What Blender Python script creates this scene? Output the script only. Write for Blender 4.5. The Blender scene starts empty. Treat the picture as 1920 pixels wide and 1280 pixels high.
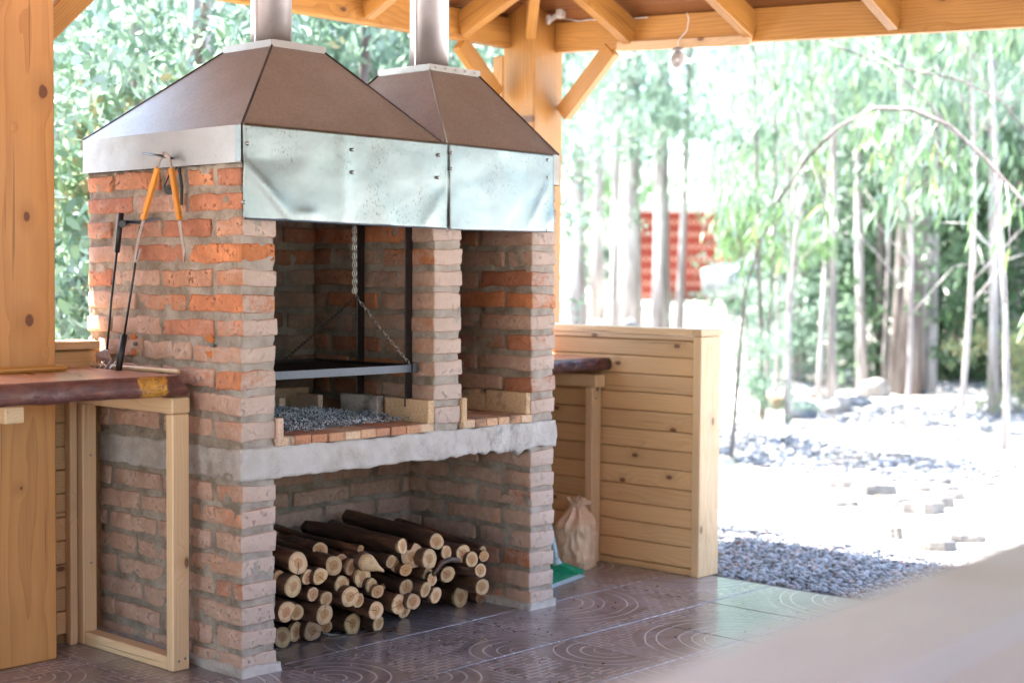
import bpy, bmesh, math, random
import numpy as np
from mathutils import Vector, Matrix, noise, Euler
random.seed(7); np.random.seed(7)
PI = math.pi
sc = bpy.context.scene
COL = sc.collection

# ------------------------------------------------------------------ camera
CX, CY, CZ = -3.12604, -4.10974, 1.36709
FWD = Vector((0.7353505, 0.67634007, -0.04270549))
RGT = Vector((0.6771716, -0.73578804, 0.00738874))
UPV = Vector((0.02642489, 0.03435226, 0.99906038))
FPX = 2834.33
cam_d = bpy.data.cameras.new('camera'); cam = bpy.data.objects.new('camera', cam_d); COL.objects.link(cam)
m = Matrix(((RGT.x, UPV.x, -FWD.x, CX), (RGT.y, UPV.y, -FWD.y, CY), (RGT.z, UPV.z, -FWD.z, CZ), (0, 0, 0, 1)))
cam.matrix_world = m
cam_d.sensor_width = 36; cam_d.lens = 36*FPX/1920
cam_d.clip_end = 600; cam_d.clip_start = 0.05
cam_d.dof.use_dof = True; cam_d.dof.focus_distance = 5.45; cam_d.dof.aperture_fstop = 1.85
sc.camera = cam

# ------------------------------------------------------------------ light
SUN_EL, SUN_AZ = 65, 118      # direction towards the sun; azimuth counted from +X to +Y
w = bpy.data.worlds.new('World'); sc.world = w; w.use_nodes = True
wn = w.node_tree; wn.nodes.clear()
sky = wn.nodes.new('ShaderNodeTexSky'); sky.sky_type = 'NISHITA'; sky.sun_disc = False
sky.sun_elevation = math.radians(SUN_EL); sky.sun_rotation = math.radians(90-SUN_AZ)
sky.air_density = 1.0; sky.dust_density = 1.2
bg = wn.nodes.new('ShaderNodeBackground'); bg.inputs['Strength'].default_value = 0.15
wo = wn.nodes.new('ShaderNodeOutputWorld')
wn.links.new(sky.outputs[0], bg.inputs[0]); wn.links.new(bg.outputs[0], wo.inputs[0])
sd = bpy.data.lights.new('sun', 'SUN'); sd.energy = 5.0; sd.angle = math.radians(0.5); sd.color = (1.0, 0.97, 0.93)
sun = bpy.data.objects.new('sun', sd); COL.objects.link(sun)
sv = Vector((math.cos(math.radians(SUN_EL))*math.cos(math.radians(SUN_AZ)), math.cos(math.radians(SUN_EL))*math.sin(math.radians(SUN_AZ)), math.sin(math.radians(SUN_EL))))
sun.rotation_euler = sv.to_track_quat('Z', 'Y').to_euler(); sun.location = sv*40
sc.view_settings.view_transform = 'Standard'; sc.view_settings.look = 'None'
sc.view_settings.gamma = 1; sc.view_settings.use_curve_mapping = False
sc.view_settings.exposure = 3.38
sc.render.engine = 'CYCLES'
sc.cycles.use_denoising = True
sc.cycles.max_bounces = 8; sc.cycles.diffuse_bounces = 6; sc.cycles.glossy_bounces = 4
sc.cycles.transmission_bounces = 4; sc.cycles.sample_clamp_indirect = 8

# ------------------------------------------------------------------ helpers
WM = {}
def pix(px, py, ax, v):
    """point of the place seen at a pixel of the 1920-wide photograph, on the plane axis=v"""
    d = FWD + RGT*((px-960)/FPX) - UPV*((py-640)/FPX)
    C = Vector((CX, CY, CZ)); t = (v-C[ax])/d[ax]
    return C+d*t
FH = Vector((FWD.x, FWD.y, 0)).normalized(); RH = Vector((RGT.x, RGT.y, 0)).normalized()
def sm(x):
    x = max(0, min(1, x)); return x*x*(3-2*x)
def gz(x, y):
    d = (x-CX)*FH.x+(y-CY)*FH.y
    l = (x-CX)*RH.x+(y-CY)*RH.y
    z = 0.85*sm((d-14)/26) + 1.5*sm((d-40)/50)
    k = sm((math.hypot(x+0.7, y+1)-5.5)/3)
    z += k*(0.05*noise.noise(Vector((x*.35, y*.35, 3)))+0.02*noise.noise(Vector((x*1.3, y*1.3, 5))))
    return z - 0.03
def gp(px, d):
    p = Vector((CX, CY, 0))+FH*d+RH*((px-960)/FPX*d)
    return Vector((p.x, p.y, gz(p.x, p.y)))

def put(o, parent=None, mat=None):
    COL.objects.link(o)
    M = mat if mat is not None else Matrix.Identity(4)
    WM[o.name] = M.copy()
    if parent is not None:
        o.parent = parent
        o.matrix_local = WM[parent.name].inverted() @ M
    else:
        o.matrix_world = M
    return o
def thing(name, label, cat, loc=(0, 0, 0), rz=0, group=None, kind=None):
    o = bpy.data.objects.new(name, None); o.empty_display_size = .1
    put(o, None, Matrix.Translation(Vector(loc)) @ Matrix.Rotation(rz, 4, 'Z'))
    tag(o, label, cat, group, kind); return o
def tag(o, label=None, cat=None, group=None, kind=None):
    if label: o['label'] = label
    if cat: o['category'] = cat
    if group: o['group'] = group
    if kind: o['kind'] = kind
    return o
def meshobj(name, me, mat=None, parent=None, M=None):
    if mat is not None and not me.materials:
        me.materials.append(mat)
    o = bpy.data.objects.new(name, me)
    return put(o, parent, M)
def bm_mesh(name, bm, smooth=False):
    me = bpy.data.meshes.new(name); bm.to_mesh(me); bm.free()
    if smooth: me.shade_smooth()
    return me
def arr_mesh(name, V, Fs, smooth=False):
    me = bpy.data.meshes.new(name)
    me.from_pydata(V.tolist() if hasattr(V, 'tolist') else V, [], Fs.tolist() if hasattr(Fs, 'tolist') else Fs)
    if smooth: me.shade_smooth()
    me.update(); return me
def frame_M(origin, xdir, up=Vector((0, 0, 1))):
    x = Vector(xdir).normalized(); u = Vector(up)
    if abs(x.dot(u)) > .98: u = Vector((0, 1, 0))
    y = u.cross(x).normalized(); z = x.cross(y)
    return Matrix(((x.x, y.x, z.x, origin[0]), (x.y, y.y, z.y, origin[1]), (x.z, y.z, z.z, origin[2]), (0, 0, 0, 1)))
_bc = {}
def box_mesh(lx, ly, lz, bev=.003, name='board'):
    k = (round(lx, 3), round(ly, 3), round(lz, 3), bev, name)
    if k in _bc: return _bc[k]
    bm = bmesh.new(); bmesh.ops.create_cube(bm, size=1)
    bmesh.ops.scale(bm, vec=(lx, ly, lz), verts=bm.verts)
    if bev > 0:
        bmesh.ops.bevel(bm, geom=list(bm.edges), offset=bev, segments=1, affect='EDGES', profile=.5)
    _bc[k] = bm_mesh(name, bm); return _bc[k]
_bm2 = {}
def box(name, lo, hi, mat, parent=None, bev=.003, grain='x', rot=None):
    """axis aligned box; local X runs along the grain axis"""
    lo = Vector(lo); hi = Vector(hi); c = (lo+hi)/2; s = hi-lo
    if grain == 'x': me, M = (s.x, s.y, s.z), Matrix.Identity(4)
    elif grain == 'y': me, M = (s.y, s.x, s.z), Matrix.Rotation(PI/2, 4, 'Z')
    else: me, M = (s.z, s.y, s.x), Matrix.Rotation(-PI/2, 4, 'Y')
    b = box_mesh(*me, bev=bev, name=name+mat.name)
    M = Matrix.Translation(c) @ (rot.to_4x4() if rot else Matrix.Identity(4)) @ M
    return meshobj(name, b, mat, parent, M)
def beam(name, p0, p1, w_, h_, mat, parent=None, up=(0, 0, 1), bev=.004):
    """a timber from p0 to p1 (centre line), w_ wide, h_ deep along up"""
    p0 = Vector(p0); p1 = Vector(p1)
    return meshobj(name, box_mesh((p1-p0).length, w_, h_, bev=bev, name=name+mat.name), mat, parent, frame_M((p0+p1)/2, p1-p0, Vector(up)))
def tube_mesh(name, pts, rad, seg=8, cap=True, smooth=True):
    V = []; F = []; n = len(pts); pts = [Vector(p) for p in pts]
    rs = rad if isinstance(rad, (list, tuple)) else [rad]*n
    ref = None
    for i, p in enumerate(pts):
        t = (pts[min(i+1, n-1)]-pts[max(i-1, 0)])
        if t.length < 1e-9: t = Vector((0, 0, 1))
        t.normalize()
        if ref is None:
            ref = Vector((0, 0, 1)) if abs(t.z) < .9 else Vector((1, 0, 0))
        a = (ref - t*ref.dot(t)).normalized(); ref = a; b = t.cross(a)
        for k in range(seg):
            an = 2*PI*k/seg; V.append(p+(a*math.cos(an)+b*math.sin(an))*rs[i])
    for i in range(n-1):
        for k in range(seg):
            k2 = (k+1) % seg
            F.append((i*seg+k, i*seg+k2, (i+1)*seg+k2, (i+1)*seg+k))
    if cap:
        F.append(tuple(range(seg))[::-1]); F.append(tuple((n-1)*seg+k for k in range(seg)))
    me = bpy.data.meshes.new(name); me.from_pydata([tuple(v) for v in V], [], F)
    if smooth:
        me.shade_smooth()
        if cap:
            me.polygons[-1].use_smooth = False; me.polygons[-2].use_smooth = False
    me.update(); return me
def tube(name, pts, rad, mat, parent=None, seg=8, cap=True):
    return meshobj(name, tube_mesh(name, pts, rad, seg, cap), mat, parent)
def join_np(parts):
    V = []; F = []; o = 0
    for v, f in parts:
        V.append(np.asarray(v, float)); F += [tuple(int(i)+o for i in q) for q in f]; o += len(v)
    return np.concatenate(V), F

# ------------------------------------------------------------------ materials
class NT:
    def __init__(s, name):
        s.m = bpy.data.materials.new(name); s.m.use_nodes = True
        s.t = s.m.node_tree; s.t.nodes.clear()
        s.out = s.t.nodes.new('ShaderNodeOutputMaterial'); s.b = s.t.nodes.new('ShaderNodeBsdfPrincipled')
        s.t.links.new(s.b.outputs[0], s.out.inputs[0])
    def N(s, ty, **kw):
        n = s.t.nodes.new('ShaderNode'+ty)
        for k, v in kw.items():
            if k.startswith('_'): setattr(n, k[1:], v)
        for k, v in kw.items():
            if not k.startswith('_'): s.set(n, k, v)
        return n
    def set(s, n, k, v):
        k2 = int(k[1:]) if (k[0] == 'i' and k[1:].isdigit()) else k
        i = n.inputs[k2]
        if hasattr(v, 'outputs'): s.t.links.new(v.outputs[0], i)
        elif isinstance(v, bpy.types.NodeSocket): s.t.links.new(v, i)
        else:
            if isinstance(v, (tuple, list)) and i.type == 'RGBA' and len(v) == 3: v = (*v, 1)
            i.default_value = v
    def math(s, op, a, b=0.0, c=0.0, clamp=False):
        n = s.N('Math', _operation=op, i0=a, i1=b, i2=c); n.use_clamp = clamp; return n.outputs[0]
    def vmath(s, op, a, b=(0, 0, 0), sc=None):
        n = s.N('VectorMath', _operation=op, i0=a)
        if op == 'SCALE': s.set(n, 'Scale', sc)
        else: s.set(n, 'i1', b)
        return n.outputs['Value'] if op in ('LENGTH', 'DISTANCE', 'DOT_PRODUCT') else n.outputs[0]
    def noise(s, vec, scale, detail=4, rough=.6, dist=0.0):
        return s.N('TexNoise', Vector=vec, Scale=scale, Detail=detail, Roughness=rough, Distortion=dist).outputs[0]
    def ramp(s, f, stops):
        n = s.N('ValToRGB', i0=f); e = n.color_ramp.elements
        while len(e) < len(stops): e.new(.5)
        for q, (p, c) in zip(e, stops):
            q.position = p; q.color = (*c, 1) if isinstance(c, tuple) else (c, c, c, 1)
        return n.outputs[0]
    def mix(s, f, a, b, mode='MIX'):
        n = s.t.nodes.new('ShaderNodeMix'); n.data_type = 'RGBA'; n.blend_type = mode
        for sock, v in ((n.inputs[0], f), (n.inputs[6], a), (n.inputs[7], b)):
            if hasattr(v, 'outputs'): v = v.outputs[0]
            if isinstance(v, bpy.types.NodeSocket): s.t.links.new(v, sock)
            elif sock.type == 'RGBA': sock.default_value = (*v, 1) if len(v) == 3 else v
            else: sock.default_value = v
        return n.outputs[2]
    def maprange(s, v, a, b, c=0, d=1):
        return s.N('MapRange', i0=v, i1=a, i2=b, i3=c, i4=d).outputs[0]
    def bump(s, h, strength=.5, dist=.01, normal=None):
        n = s.N('Bump', Strength=strength, Distance=dist, Height=h)
        if normal is not None: s.set(n, 'Normal', normal)
        return n.outputs[0]
    def fin(s, **kw):
        for k, v in kw.items(): s.set(s.b, k.replace('_', ' '), v)
        return s.m
def flat(name, col, rough=.6, metal=0, bump=0, bscale=40):
    t = NT(name); tc = t.N('TexCoord').outputs['Object']
    n = t.noise(tc, bscale, 4)
    c = t.mix(t.maprange(n, .3, .7), tuple(x*.82 for x in col), tuple(min(1, x*1.12) for x in col))
    kw = dict(Base_Color=c, Roughness=t.maprange(n, .2, .8, max(.05, rough-.1), min(1, rough+.1)), Metallic=metal)
    if bump: kw['Normal'] = t.bump(n, bump, .004)
    return t.fin(**kw)

def wood(name, light, dark, knotc=(.16, .06, .025), rough=.5, ring=16, knots=1.0, coat=0.0, explicit=(), blotch=.25):
    t = NT(name); obj = t.N('TexCoord').outputs['Object']; oi = t.N('ObjectInfo')
    r = oi.outputs['Random']
    off = t.N('CombineXYZ', i0=t.math('MULTIPLY', r, 37.0), i1=t.math('MULTIPLY', t.math('FRACT', t.math('MULTIPLY', r, 7.31)), .5), i2=t.math('MULTIPLY', t.math('FRACT', t.math('MULTIPLY', r, 13.7)), .5)).outputs[0]
    p = t.vmath('ADD', obj, off) if not explicit else obj
    # knots
    if explicit:
        kd = None
        for (kx, ky, kz, kr) in explicit:
            q = t.vmath('SUBTRACT', obj, (kx, ky, kz)); q = t.vmath('MULTIPLY', q, (.72, 1, 1))
            wob = t.math('MULTIPLY', t.noise(obj, 30, 2), .012)
            d = t.math('DIVIDE', t.math('ADD', t.vmath('LENGTH', q), wob), kr)
            kd = d if kd is None else t.math('MINIMUM', kd, d)
        kmask = t.maprange(kd, 1.0, .8); kprox = t.maprange(kd, 4.0, .6)
    else:
        sk = t.N('SeparateXYZ', i0=p)
        kp = t.N('CombineXYZ', i0=t.math('MULTIPLY', sk.outputs[0], 4.0), i1=t.math('MULTIPLY', sk.outputs[2], 7.5), i2=0.0).outputs[0]
        v = t.N('TexVoronoi', Vector=kp, Scale=1.0, _voronoi_dimensions='2D')
        pick = t.math('GREATER_THAN', t.N('SeparateColor', i0=v.outputs['Color']).outputs[0], 1-.30*knots)
        dd = t.math('ADD', v.outputs['Distance'], t.math('MULTIPLY', t.noise(p, 60, 2), .03))
        kmask = t.math('MULTIPLY', t.maprange(dd, .105, .07), pick); kprox = t.math('MULTIPLY', t.maprange(dd, .42, .06), pick)
    warp = t.noise(t.vmath('MULTIPLY', p, (.9, 5, 5)), 1.6, 2, .5)
    rc = t.vmath('MULTIPLY', p, (.10, 1, 1))
    rc = t.vmath('ADD', rc, t.N('CombineXYZ', i0=0.0, i1=t.math('MULTIPLY', warp, .035 if explicit else .09), i2=t.math('MULTIPLY', kprox, .045)).outputs[0])
    sp = t.N('SeparateXYZ', i0=rc)
    rad = t.math('SQRT', t.math('ADD', t.math('POWER', t.math('SUBTRACT', sp.outputs[1], .03), 2.0), t.math('POWER', t.math('ADD', sp.outputs[2], .05), 2.0)))
    rings = t.math('FRACT', t.math('MULTIPLY', rad, float(ring)*6))
    rings = t.maprange(t.math('POWER', rings, 2.5), 0.0, 1.0)
    fib = t.noise(t.vmath('MULTIPLY', p, (3, 150, 150)), 1.0, 3, .7)
    bl = t.noise(t.vmath('MULTIPLY', p, (1.2, 3, 3)), 1.3, 3, .6)
    g = t.math('ADD', t.math('MULTIPLY', rings, .55), t.math('MULTIPLY', t.maprange(fib, .3, .75), .35))
    c = t.mix(g, light, dark)
    c = t.mix(t.math('MULTIPLY', t.maprange(bl, .35, .7), blotch*1.8), c, tuple(x*.62 for x in dark))
    c = t.mix(t.math('MULTIPLY', t.maprange(kprox, .3, 1.0), .45), c, tuple(x*.75 for x in dark))
    krad = t.noise(t.vmath('MULTIPLY', p, (30, 30, 30)), 3, 3)
    kc = t.mix(krad, tuple(x*.5 for x in knotc), tuple(x*1.7 for x in knotc))
    c = t.mix(t.math('MULTIPLY', kmask, .93), c, kc)
    tint = t.maprange(t.math('FRACT', t.math('MULTIPLY', r, 5.13)), 0, 1, .86, 1.08)
    crk = t.maprange(t.noise(t.vmath('MULTIPLY', p, (1.0, 55, 55)), 1.0, 2, .4), .70, .735, 0, .55)
    c = t.mix(crk, c, tuple(x*.3 for x in dark))
    c = t.vmath('SCALE', c, sc=tint)
    h = t.math('ADD', t.math('MULTIPLY', fib, .5), t.math('MULTIPLY', kmask, -.6))
    scr = t.noise(p, 9, 5)
    return t.fin(Base_Color=c, Roughness=t.maprange(scr, .3, .7, rough-.08, rough+.1), Normal=t.bump(h, .25, .002), Coat_Weight=coat, Coat_Roughness=.25)

MAT = {}
MAT['honey'] = wood('honey_stained_pine', (.58, .285, .068), (.34, .132, .023), (.11, .035, .015), rough=.42, coat=.15, knots=.8)
MAT['brownwood'] = wood('brown_ceiling_pine', (.36, .15, .05), (.22, .08, .024), (.10, .035, .015), rough=.5, knots=0.0)
MAT['pale'] = wood('pale_raw_pine', (.75, .51, .30), (.60, .36, .18), (.17, .07, .03), rough=.5, coat=.05, knots=1.0, blotch=.12)
MAT['plank'] = wood('varnished_plank_pine', (.74, .465, .235), (.58, .32, .14), (.15, .055, .025), rough=.38, coat=.25, knots=1.35, blotch=.12)
MAT['captop'] = wood('worn_pinkish_bar_top', (.54, .46, .42), (.42, .345, .31), (.30, .2, .15), rough=.34, coat=.3, knots=.3, blotch=.3, ring=8)

def soot_mask(t, pos):
    d1 = t.vmath('DISTANCE', t.vmath('MULTIPLY', pos, (1.0, .8, 1.0)), (.30, .60, .98))
    n = t.noise(pos, 5, 4)
    s1 = t.maprange(t.math('ADD', d1, t.math('MULTIPLY', t.math('SUBTRACT', n, .5), .5)), .98, .30)
    d2 = t.vmath('DISTANCE', t.vmath('MULTIPLY', pos, (1.0, .8, 1.0)), (1.25, .55, 1.25))
    s2 = t.maprange(t.math('ADD', d2, t.math('MULTIPLY', t.math('SUBTRACT', n, .5), .4)), .6, .1)
    ypos = t.N('SeparateXYZ', i0=pos).outputs[1]; zpos = t.N('SeparateXYZ', i0=pos).outputs[2]; xpos = t.N('SeparateXYZ', i0=pos).outputs[0]
    m_ = t.math('MAXIMUM', s1, t.math('MULTIPLY', s2, .7))
    m_ = t.math('MULTIPLY', m_, t.maprange(ypos, .02, .12))
    m_ = t.math('MULTIPLY', m_, t.maprange(zpos, .70, .80))
    return t.math('MULTIPLY', m_, t.maprange(xpos, .10, .135))
def brick_mat():
    t = NT('handmade_brick'); obj = t.N('TexCoord').outputs['Object']; oi = t.N('ObjectInfo'); geo = t.N('NewGeometry')
    pos = geo.outputs['Position']; r = oi.outputs['Random']
    p = t.vmath('ADD', obj, t.N('CombineXYZ', i0=t.math('MULTIPLY', r, 17.0), i1=t.math('MULTIPLY', r, 5.0), i2=0.0).outputs[0])
    n1 = t.noise(p, 16, 6, .7); n2 = t.noise(p, 70, 6, .75); n3 = t.noise(t.vmath('MULTIPLY', p, (1, 1, 2.0)), 9, 6, .68, .8)
    base = t.mix(t.maprange(n1, .3, .7), t.vmath('SCALE', oi.outputs['Color'], sc=.60), t.vmath('SCALE', oi.outputs['Color'], sc=1.20))
    pits = t.math('MULTIPLY', t.maprange(n2, .55, .60), t.maprange(n1, .46, .60))
    base = t.mix(t.math('MULTIPLY', pits, .85), base, (.09, .022, .014))
    # cement film rubbed over the face: heavier on the front ends, with the cool front light painted in, and low down
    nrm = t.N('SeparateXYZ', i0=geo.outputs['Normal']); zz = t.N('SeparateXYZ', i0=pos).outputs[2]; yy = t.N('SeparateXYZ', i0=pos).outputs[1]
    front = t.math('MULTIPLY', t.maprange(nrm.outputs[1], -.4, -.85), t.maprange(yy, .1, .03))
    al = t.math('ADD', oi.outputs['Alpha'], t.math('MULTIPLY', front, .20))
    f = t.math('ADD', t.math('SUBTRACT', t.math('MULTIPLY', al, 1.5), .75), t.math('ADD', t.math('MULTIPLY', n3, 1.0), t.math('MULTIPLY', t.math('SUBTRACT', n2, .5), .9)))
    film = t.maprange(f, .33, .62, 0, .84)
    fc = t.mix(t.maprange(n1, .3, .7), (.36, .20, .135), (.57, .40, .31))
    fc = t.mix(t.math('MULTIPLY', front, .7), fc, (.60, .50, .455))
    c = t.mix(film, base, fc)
    crk = t.maprange(t.noise(t.vmath('MULTIPLY', p, (1, 1, 1.6)), 24, 5, .8, 1.2), .60, .66)
    c = t.mix(t.math('MULTIPLY', crk, .3), c, (.12, .06, .045))
    soot = soot_mask(t, pos)
    c = t.mix(t.math('MULTIPLY', soot, .93), c, (.028, .025, .026))
    h = t.math('ADD', t.math('MULTIPLY', n1, .5), t.math('ADD', t.math('MULTIPLY', n2, .5), t.math('MULTIPLY', pits, -.5)))
    return t.fin(Base_Color=c, Roughness=.93, Normal=t.bump(h, 1.0, .010))
def mortar_mat(name='cement_mortar', a=(.235, .175, .125), b=(.46, .365, .285), white=0.0):
    t = NT(name); geo = t.N('NewGeometry'); pos = geo.outputs['Position']
    n1 = t.noise(pos, 9, 5, .6); n2 = t.noise(pos, 75, 6, .8); n3 = t.noise(pos, 260, 2, .6)
    f = t.math('ADD', t.math('MULTIPLY', n1, .6), t.math('MULTIPLY', n2, .4))
    c = t.mix(t.maprange(f, .42, .58), a, b)
    c = t.mix(t.maprange(n2, .56, .66, 0, .55), c, tuple(x*.4 for x in a))
    c = t.mix(t.math('MULTIPLY', t.maprange(n3, .62, .7), .45), c, (.14, .12, .10))
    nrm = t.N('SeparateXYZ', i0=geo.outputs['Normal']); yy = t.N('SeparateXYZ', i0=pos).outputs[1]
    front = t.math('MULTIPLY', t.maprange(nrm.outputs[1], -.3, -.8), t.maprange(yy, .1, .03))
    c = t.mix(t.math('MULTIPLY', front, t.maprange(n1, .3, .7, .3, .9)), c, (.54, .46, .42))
    if white:
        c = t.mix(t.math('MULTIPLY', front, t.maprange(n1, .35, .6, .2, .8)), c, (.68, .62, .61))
        big = t.noise(pos, 3.2, 4, .6)
        c = t.mix(t.math('MULTIPLY', t.maprange(big, .38, .62), white), c, (.68, .62, .59))
        dk = t.noise(t.vmath('MULTIPLY', pos, (1, 1, .6)), 13, 5, .7); xx = t.N('SeparateXYZ', i0=pos).outputs[0]
        c = t.mix(t.math('MULTIPLY', t.maprange(dk, .52, .70), t.maprange(xx, .75, 1.2, .1, .75)), c, (.16, .15, .16))
    c = t.mix(t.math('MULTIPLY', soot_mask(t, pos), .8), c, (.05, .047, .047))
    h = t.math('ADD', t.math('MULTIPLY', n2, .7), t.math('MULTIPLY', n3, .3))
    return t.fin(Base_Color=c, Roughness=.95, Normal=t.bump(h, 1.0, .014))
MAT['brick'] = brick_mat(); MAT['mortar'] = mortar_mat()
MAT['slab'] = mortar_mat('whitish_cast_concrete', (.33, .26, .21), (.54, .45, .38), white=.7)
def firebrick_mat():
    t = NT('firebrick'); obj = t.N('TexCoord').outputs['Object']; oi = t.N('ObjectInfo'); r = oi.outputs['Random']
    p = t.vmath('ADD', obj, t.N('CombineXYZ', i0=t.math('MULTIPLY', r, 9.0), i1=0.0, i2=0.0).outputs[0])
    n = t.noise(p, 120, 3, .7); n1 = t.noise(p, 10, 4)
    c = t.mix(t.maprange(n, .35, .65), t.vmath('SCALE', oi.outputs['Color'], sc=.78), t.vmath('SCALE', oi.outputs['Color'], sc=1.15))
    c = t.mix(t.math('MULTIPLY', t.maprange(n1, .5, .66), oi.outputs['Alpha']), c, (.06, .05, .05))
    return t.fin(Base_Color=c, Roughness=.85, Normal=t.bump(n, .4, .002))
MAT['firebrick'] = firebrick_mat()
def galv(name, base=(.62, .64, .65), rough=.30, stain=.3, streak=False, bump=.25, tint=None):
    t = NT(name); obj = t.N('TexCoord').outputs['Object']; n = t.noise(obj, 7, 4); n2 = t.noise(t.vmath('MULTIPLY', obj, (1, 1, .3)), 60, 4, .7)
    v = t.N('TexVoronoi', Vector=obj, Scale=55.0)
    sp = t.N('SeparateColor', i0=v.outputs['Color']).outputs[0]
    c = t.mix(t.maprange(sp, 0, 1, 0, .25), base, tuple(x*.86 for x in base))
    spots = t.maprange(t.math('MULTIPLY', t.maprange(t.noise(t.vmath('MULTIPLY', obj, (1, 1, .6)), 120, 3, .7), .57, .64), t.maprange(t.noise(obj, 4.5, 3), .45, .60)), 0, 1, 0, stain)
    c = t.mix(spots, c, (.10, .10, .11))
    if streak:
        st = t.noise(t.vmath('MULTIPLY', obj, (1, 1, 60)), 7, 3, .7); sm2 = t.noise(t.vmath('MULTIPLY', obj, (6, 1, 1)), 2.5, 2)
        c = t.mix(t.math('MULTIPLY', t.maprange(st, .55, .7), t.maprange(sm2, .5, .62, 0, .55)), c, (.13, .15, .17))
        rp = t.maprange(t.math('FRACT', t.math('MULTIPLY', t.N('SeparateXYZ', i0=obj).outputs[0], 6.5)), .97, .99, 0, .25)
        c = t.mix(rp, c, (.2, .23, .25))
    rg = t.maprange(n, .3, .7, rough-.06, rough+.1)
    return t.fin(Base_Color=c, Metallic=1.0, Roughness=rg, Normal=t.bump(n, bump, .01))
MAT['galv'] = galv('galvanised_sheet', (.25, .28, .285), .38, .7)
MAT['galv2'] = galv('streaked_galvanised_sheet', (.245, .28, .292), .40, .6, streak=True)
MAT['skirt'] = galv('dull_galvanised_skirt', (.36, .345, .335), .55, .2)
def hood_mat():
    t = NT('brown_coated_hood_steel'); obj = t.N('TexCoord').outputs['Object']
    n = t.noise(obj, 4, 4); n2 = t.noise(obj, 90, 3, .7); n3 = t.noise(t.vmath('MULTIPLY', obj, (3, 3, 1)), 9, 5, .7, 1.5)
    c = t.mix(t.maprange(n, .3, .7), (.36, .345, .345), (.44, .425, .43))
    c = t.mix(t.math('MULTIPLY', t.maprange(n2, .45, .6), .2), c, (.17, .15, .145))
    c = t.mix(t.maprange(n3, .58, .68, 0, .6), c, (.52, .47, .45))
    return t.fin(Base_Color=c, Metallic=.75, Roughness=t.maprange(n3, .3, .7, .40, .54), Normal=t.bump(n2, .06, .002))
MAT['hood'] = hood_mat()
MAT['pipe'] = galv('stove_pipe_steel', (.66, .62, .62), .5, .1, bump=.1)
MAT['iron'] = flat('dark_angle_iron', (.06, .045, .045), .38, .75, .2, 60)
MAT['grateiron'] = flat('grey_flat_bar', (.10, .105, .125), .5, .7, .2, 80)
MAT['black'] = flat('black_tool_steel', (.022, .022, .026), .35, .3)
MAT['rubber'] = flat('black_rubber_grip', (.012, .012, .014), .45)
MAT['chain'] = flat('bright_chain_steel', (.62, .58, .54), .3, .95)
MAT['sootchain'] = flat('sooty_chain_steel', (.05, .045, .045), .5, .7)
MAT['blade'] = flat('dull_blade_steel', (.42, .36, .33), .35, .9, .1)
MAT['screw'] = flat('screw_steel', (.32, .30, .30), .3, .9)
MAT['tonghandle'] = wood('orange_varnished_handle', (.72, .28, .03), (.52, .17, .015), rough=.3, coat=.4, knots=0.0, ring=30)
MAT['offwhite'] = flat('pinkish_white_plastic', (.42, .38, .38), .35)
MAT['white'] = flat('white_plastic', (.78, .78, .76), .35)
MAT['green'] = flat('green_plastic', (.015, .36, .20), .32)
MAT['lightblue'] = flat('light_blue_plastic', (.42, .60, .68), .4)
MAT['rust'] = flat('rust', (.40, .11, .02), .9, 0, .5)
MAT['rebar'] = flat('grey_rebar_steel', (.14, .13, .12), .6, .6, .5, 150)
def paper_mat():
    t = NT('brown_kraft_paper'); obj = t.N('TexCoord').outputs['Object']; n = t.noise(obj, 26, 4, .6, .8); f = t.noise(obj, 200, 2)
    c = t.mix(t.maprange(n, .3, .7), (.56, .37, .24), (.72, .52, .36))
    return t.fin(Base_Color=c, Roughness=.5, Normal=t.bump(t.math('ADD', n, t.math('MULTIPLY', f, .1)), .35, .01))
MAT['paper'] = paper_mat()
def bark_edge(name, patch=None):
    t = NT(name); obj = t.N('TexCoord').outputs['Object']; n = t.noise(t.vmath('MULTIPLY', obj, (1, 1, 2)), 14, 6, .65, .6); n2 = t.noise(obj, 60, 4, .7)
    v = t.N('TexVoronoi', _feature='DISTANCE_TO_EDGE', Vector=t.vmath('ADD', t.vmath('MULTIPLY', obj, (.6, 1, 1.4)), t.vmath('SCALE', t.N('CombineXYZ', i0=n, i1=n2, i2=n).outputs[0], sc=.08)), Scale=26.0).outputs[0]
    c = t.ramp(n, [(.28, (.035, .012, .012)), (.5, (.115, .035, .03)), (.72, (.20, .075, .05))])
    if patch is None: c = t.mix(t.maprange(v, .0, .12, .85, 0), c, (.03, .012, .012))
    if patch:
        a = t.math('ADD', t.N('SeparateXYZ', i0=obj).outputs[0], t.math('MULTIPLY', t.math('SUBTRACT', t.noise(obj, 22, 4, .6), .5), .11))
        pm = t.math('MULTIPLY', t.maprange(a, patch[0]-.006, patch[0]+.006), t.maprange(a, patch[1]+.006, patch[1]-.006))
        yc = t.mix(t.maprange(n2, .35, .6), (.62, .30, .035), (.42, .17, .02))
        yc = t.mix(t.maprange(t.noise(obj, 35, 4, .7, 2.0), .55, .62, 0, .8), yc, (.12, .04, .02))
        c = t.mix(pm, c, yc)
    h = t.math('ADD', t.math('MULTIPLY', n, .6), t.math('MULTIPLY', t.maprange(v, 0, .15), .5 if patch is None else .1))
    return t.fin(Base_Color=c, Roughness=.42, Normal=t.bump(h, .8, .012), Coat_Weight=.2, Coat_Roughness=.3)
MAT['barkedgeL'] = bark_edge('varnished_live_edge', patch=(-.272, -.165)); MAT['barkedgeR'] = bark_edge('rough_live_edge_bark')
MAT['countertop'] = wood('reddish_slab_top', (.56, .27, .17), (.42, .17, .10), (.12, .04, .03), rough=.32, coat=.3, knots=.2, ring=7)
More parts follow.
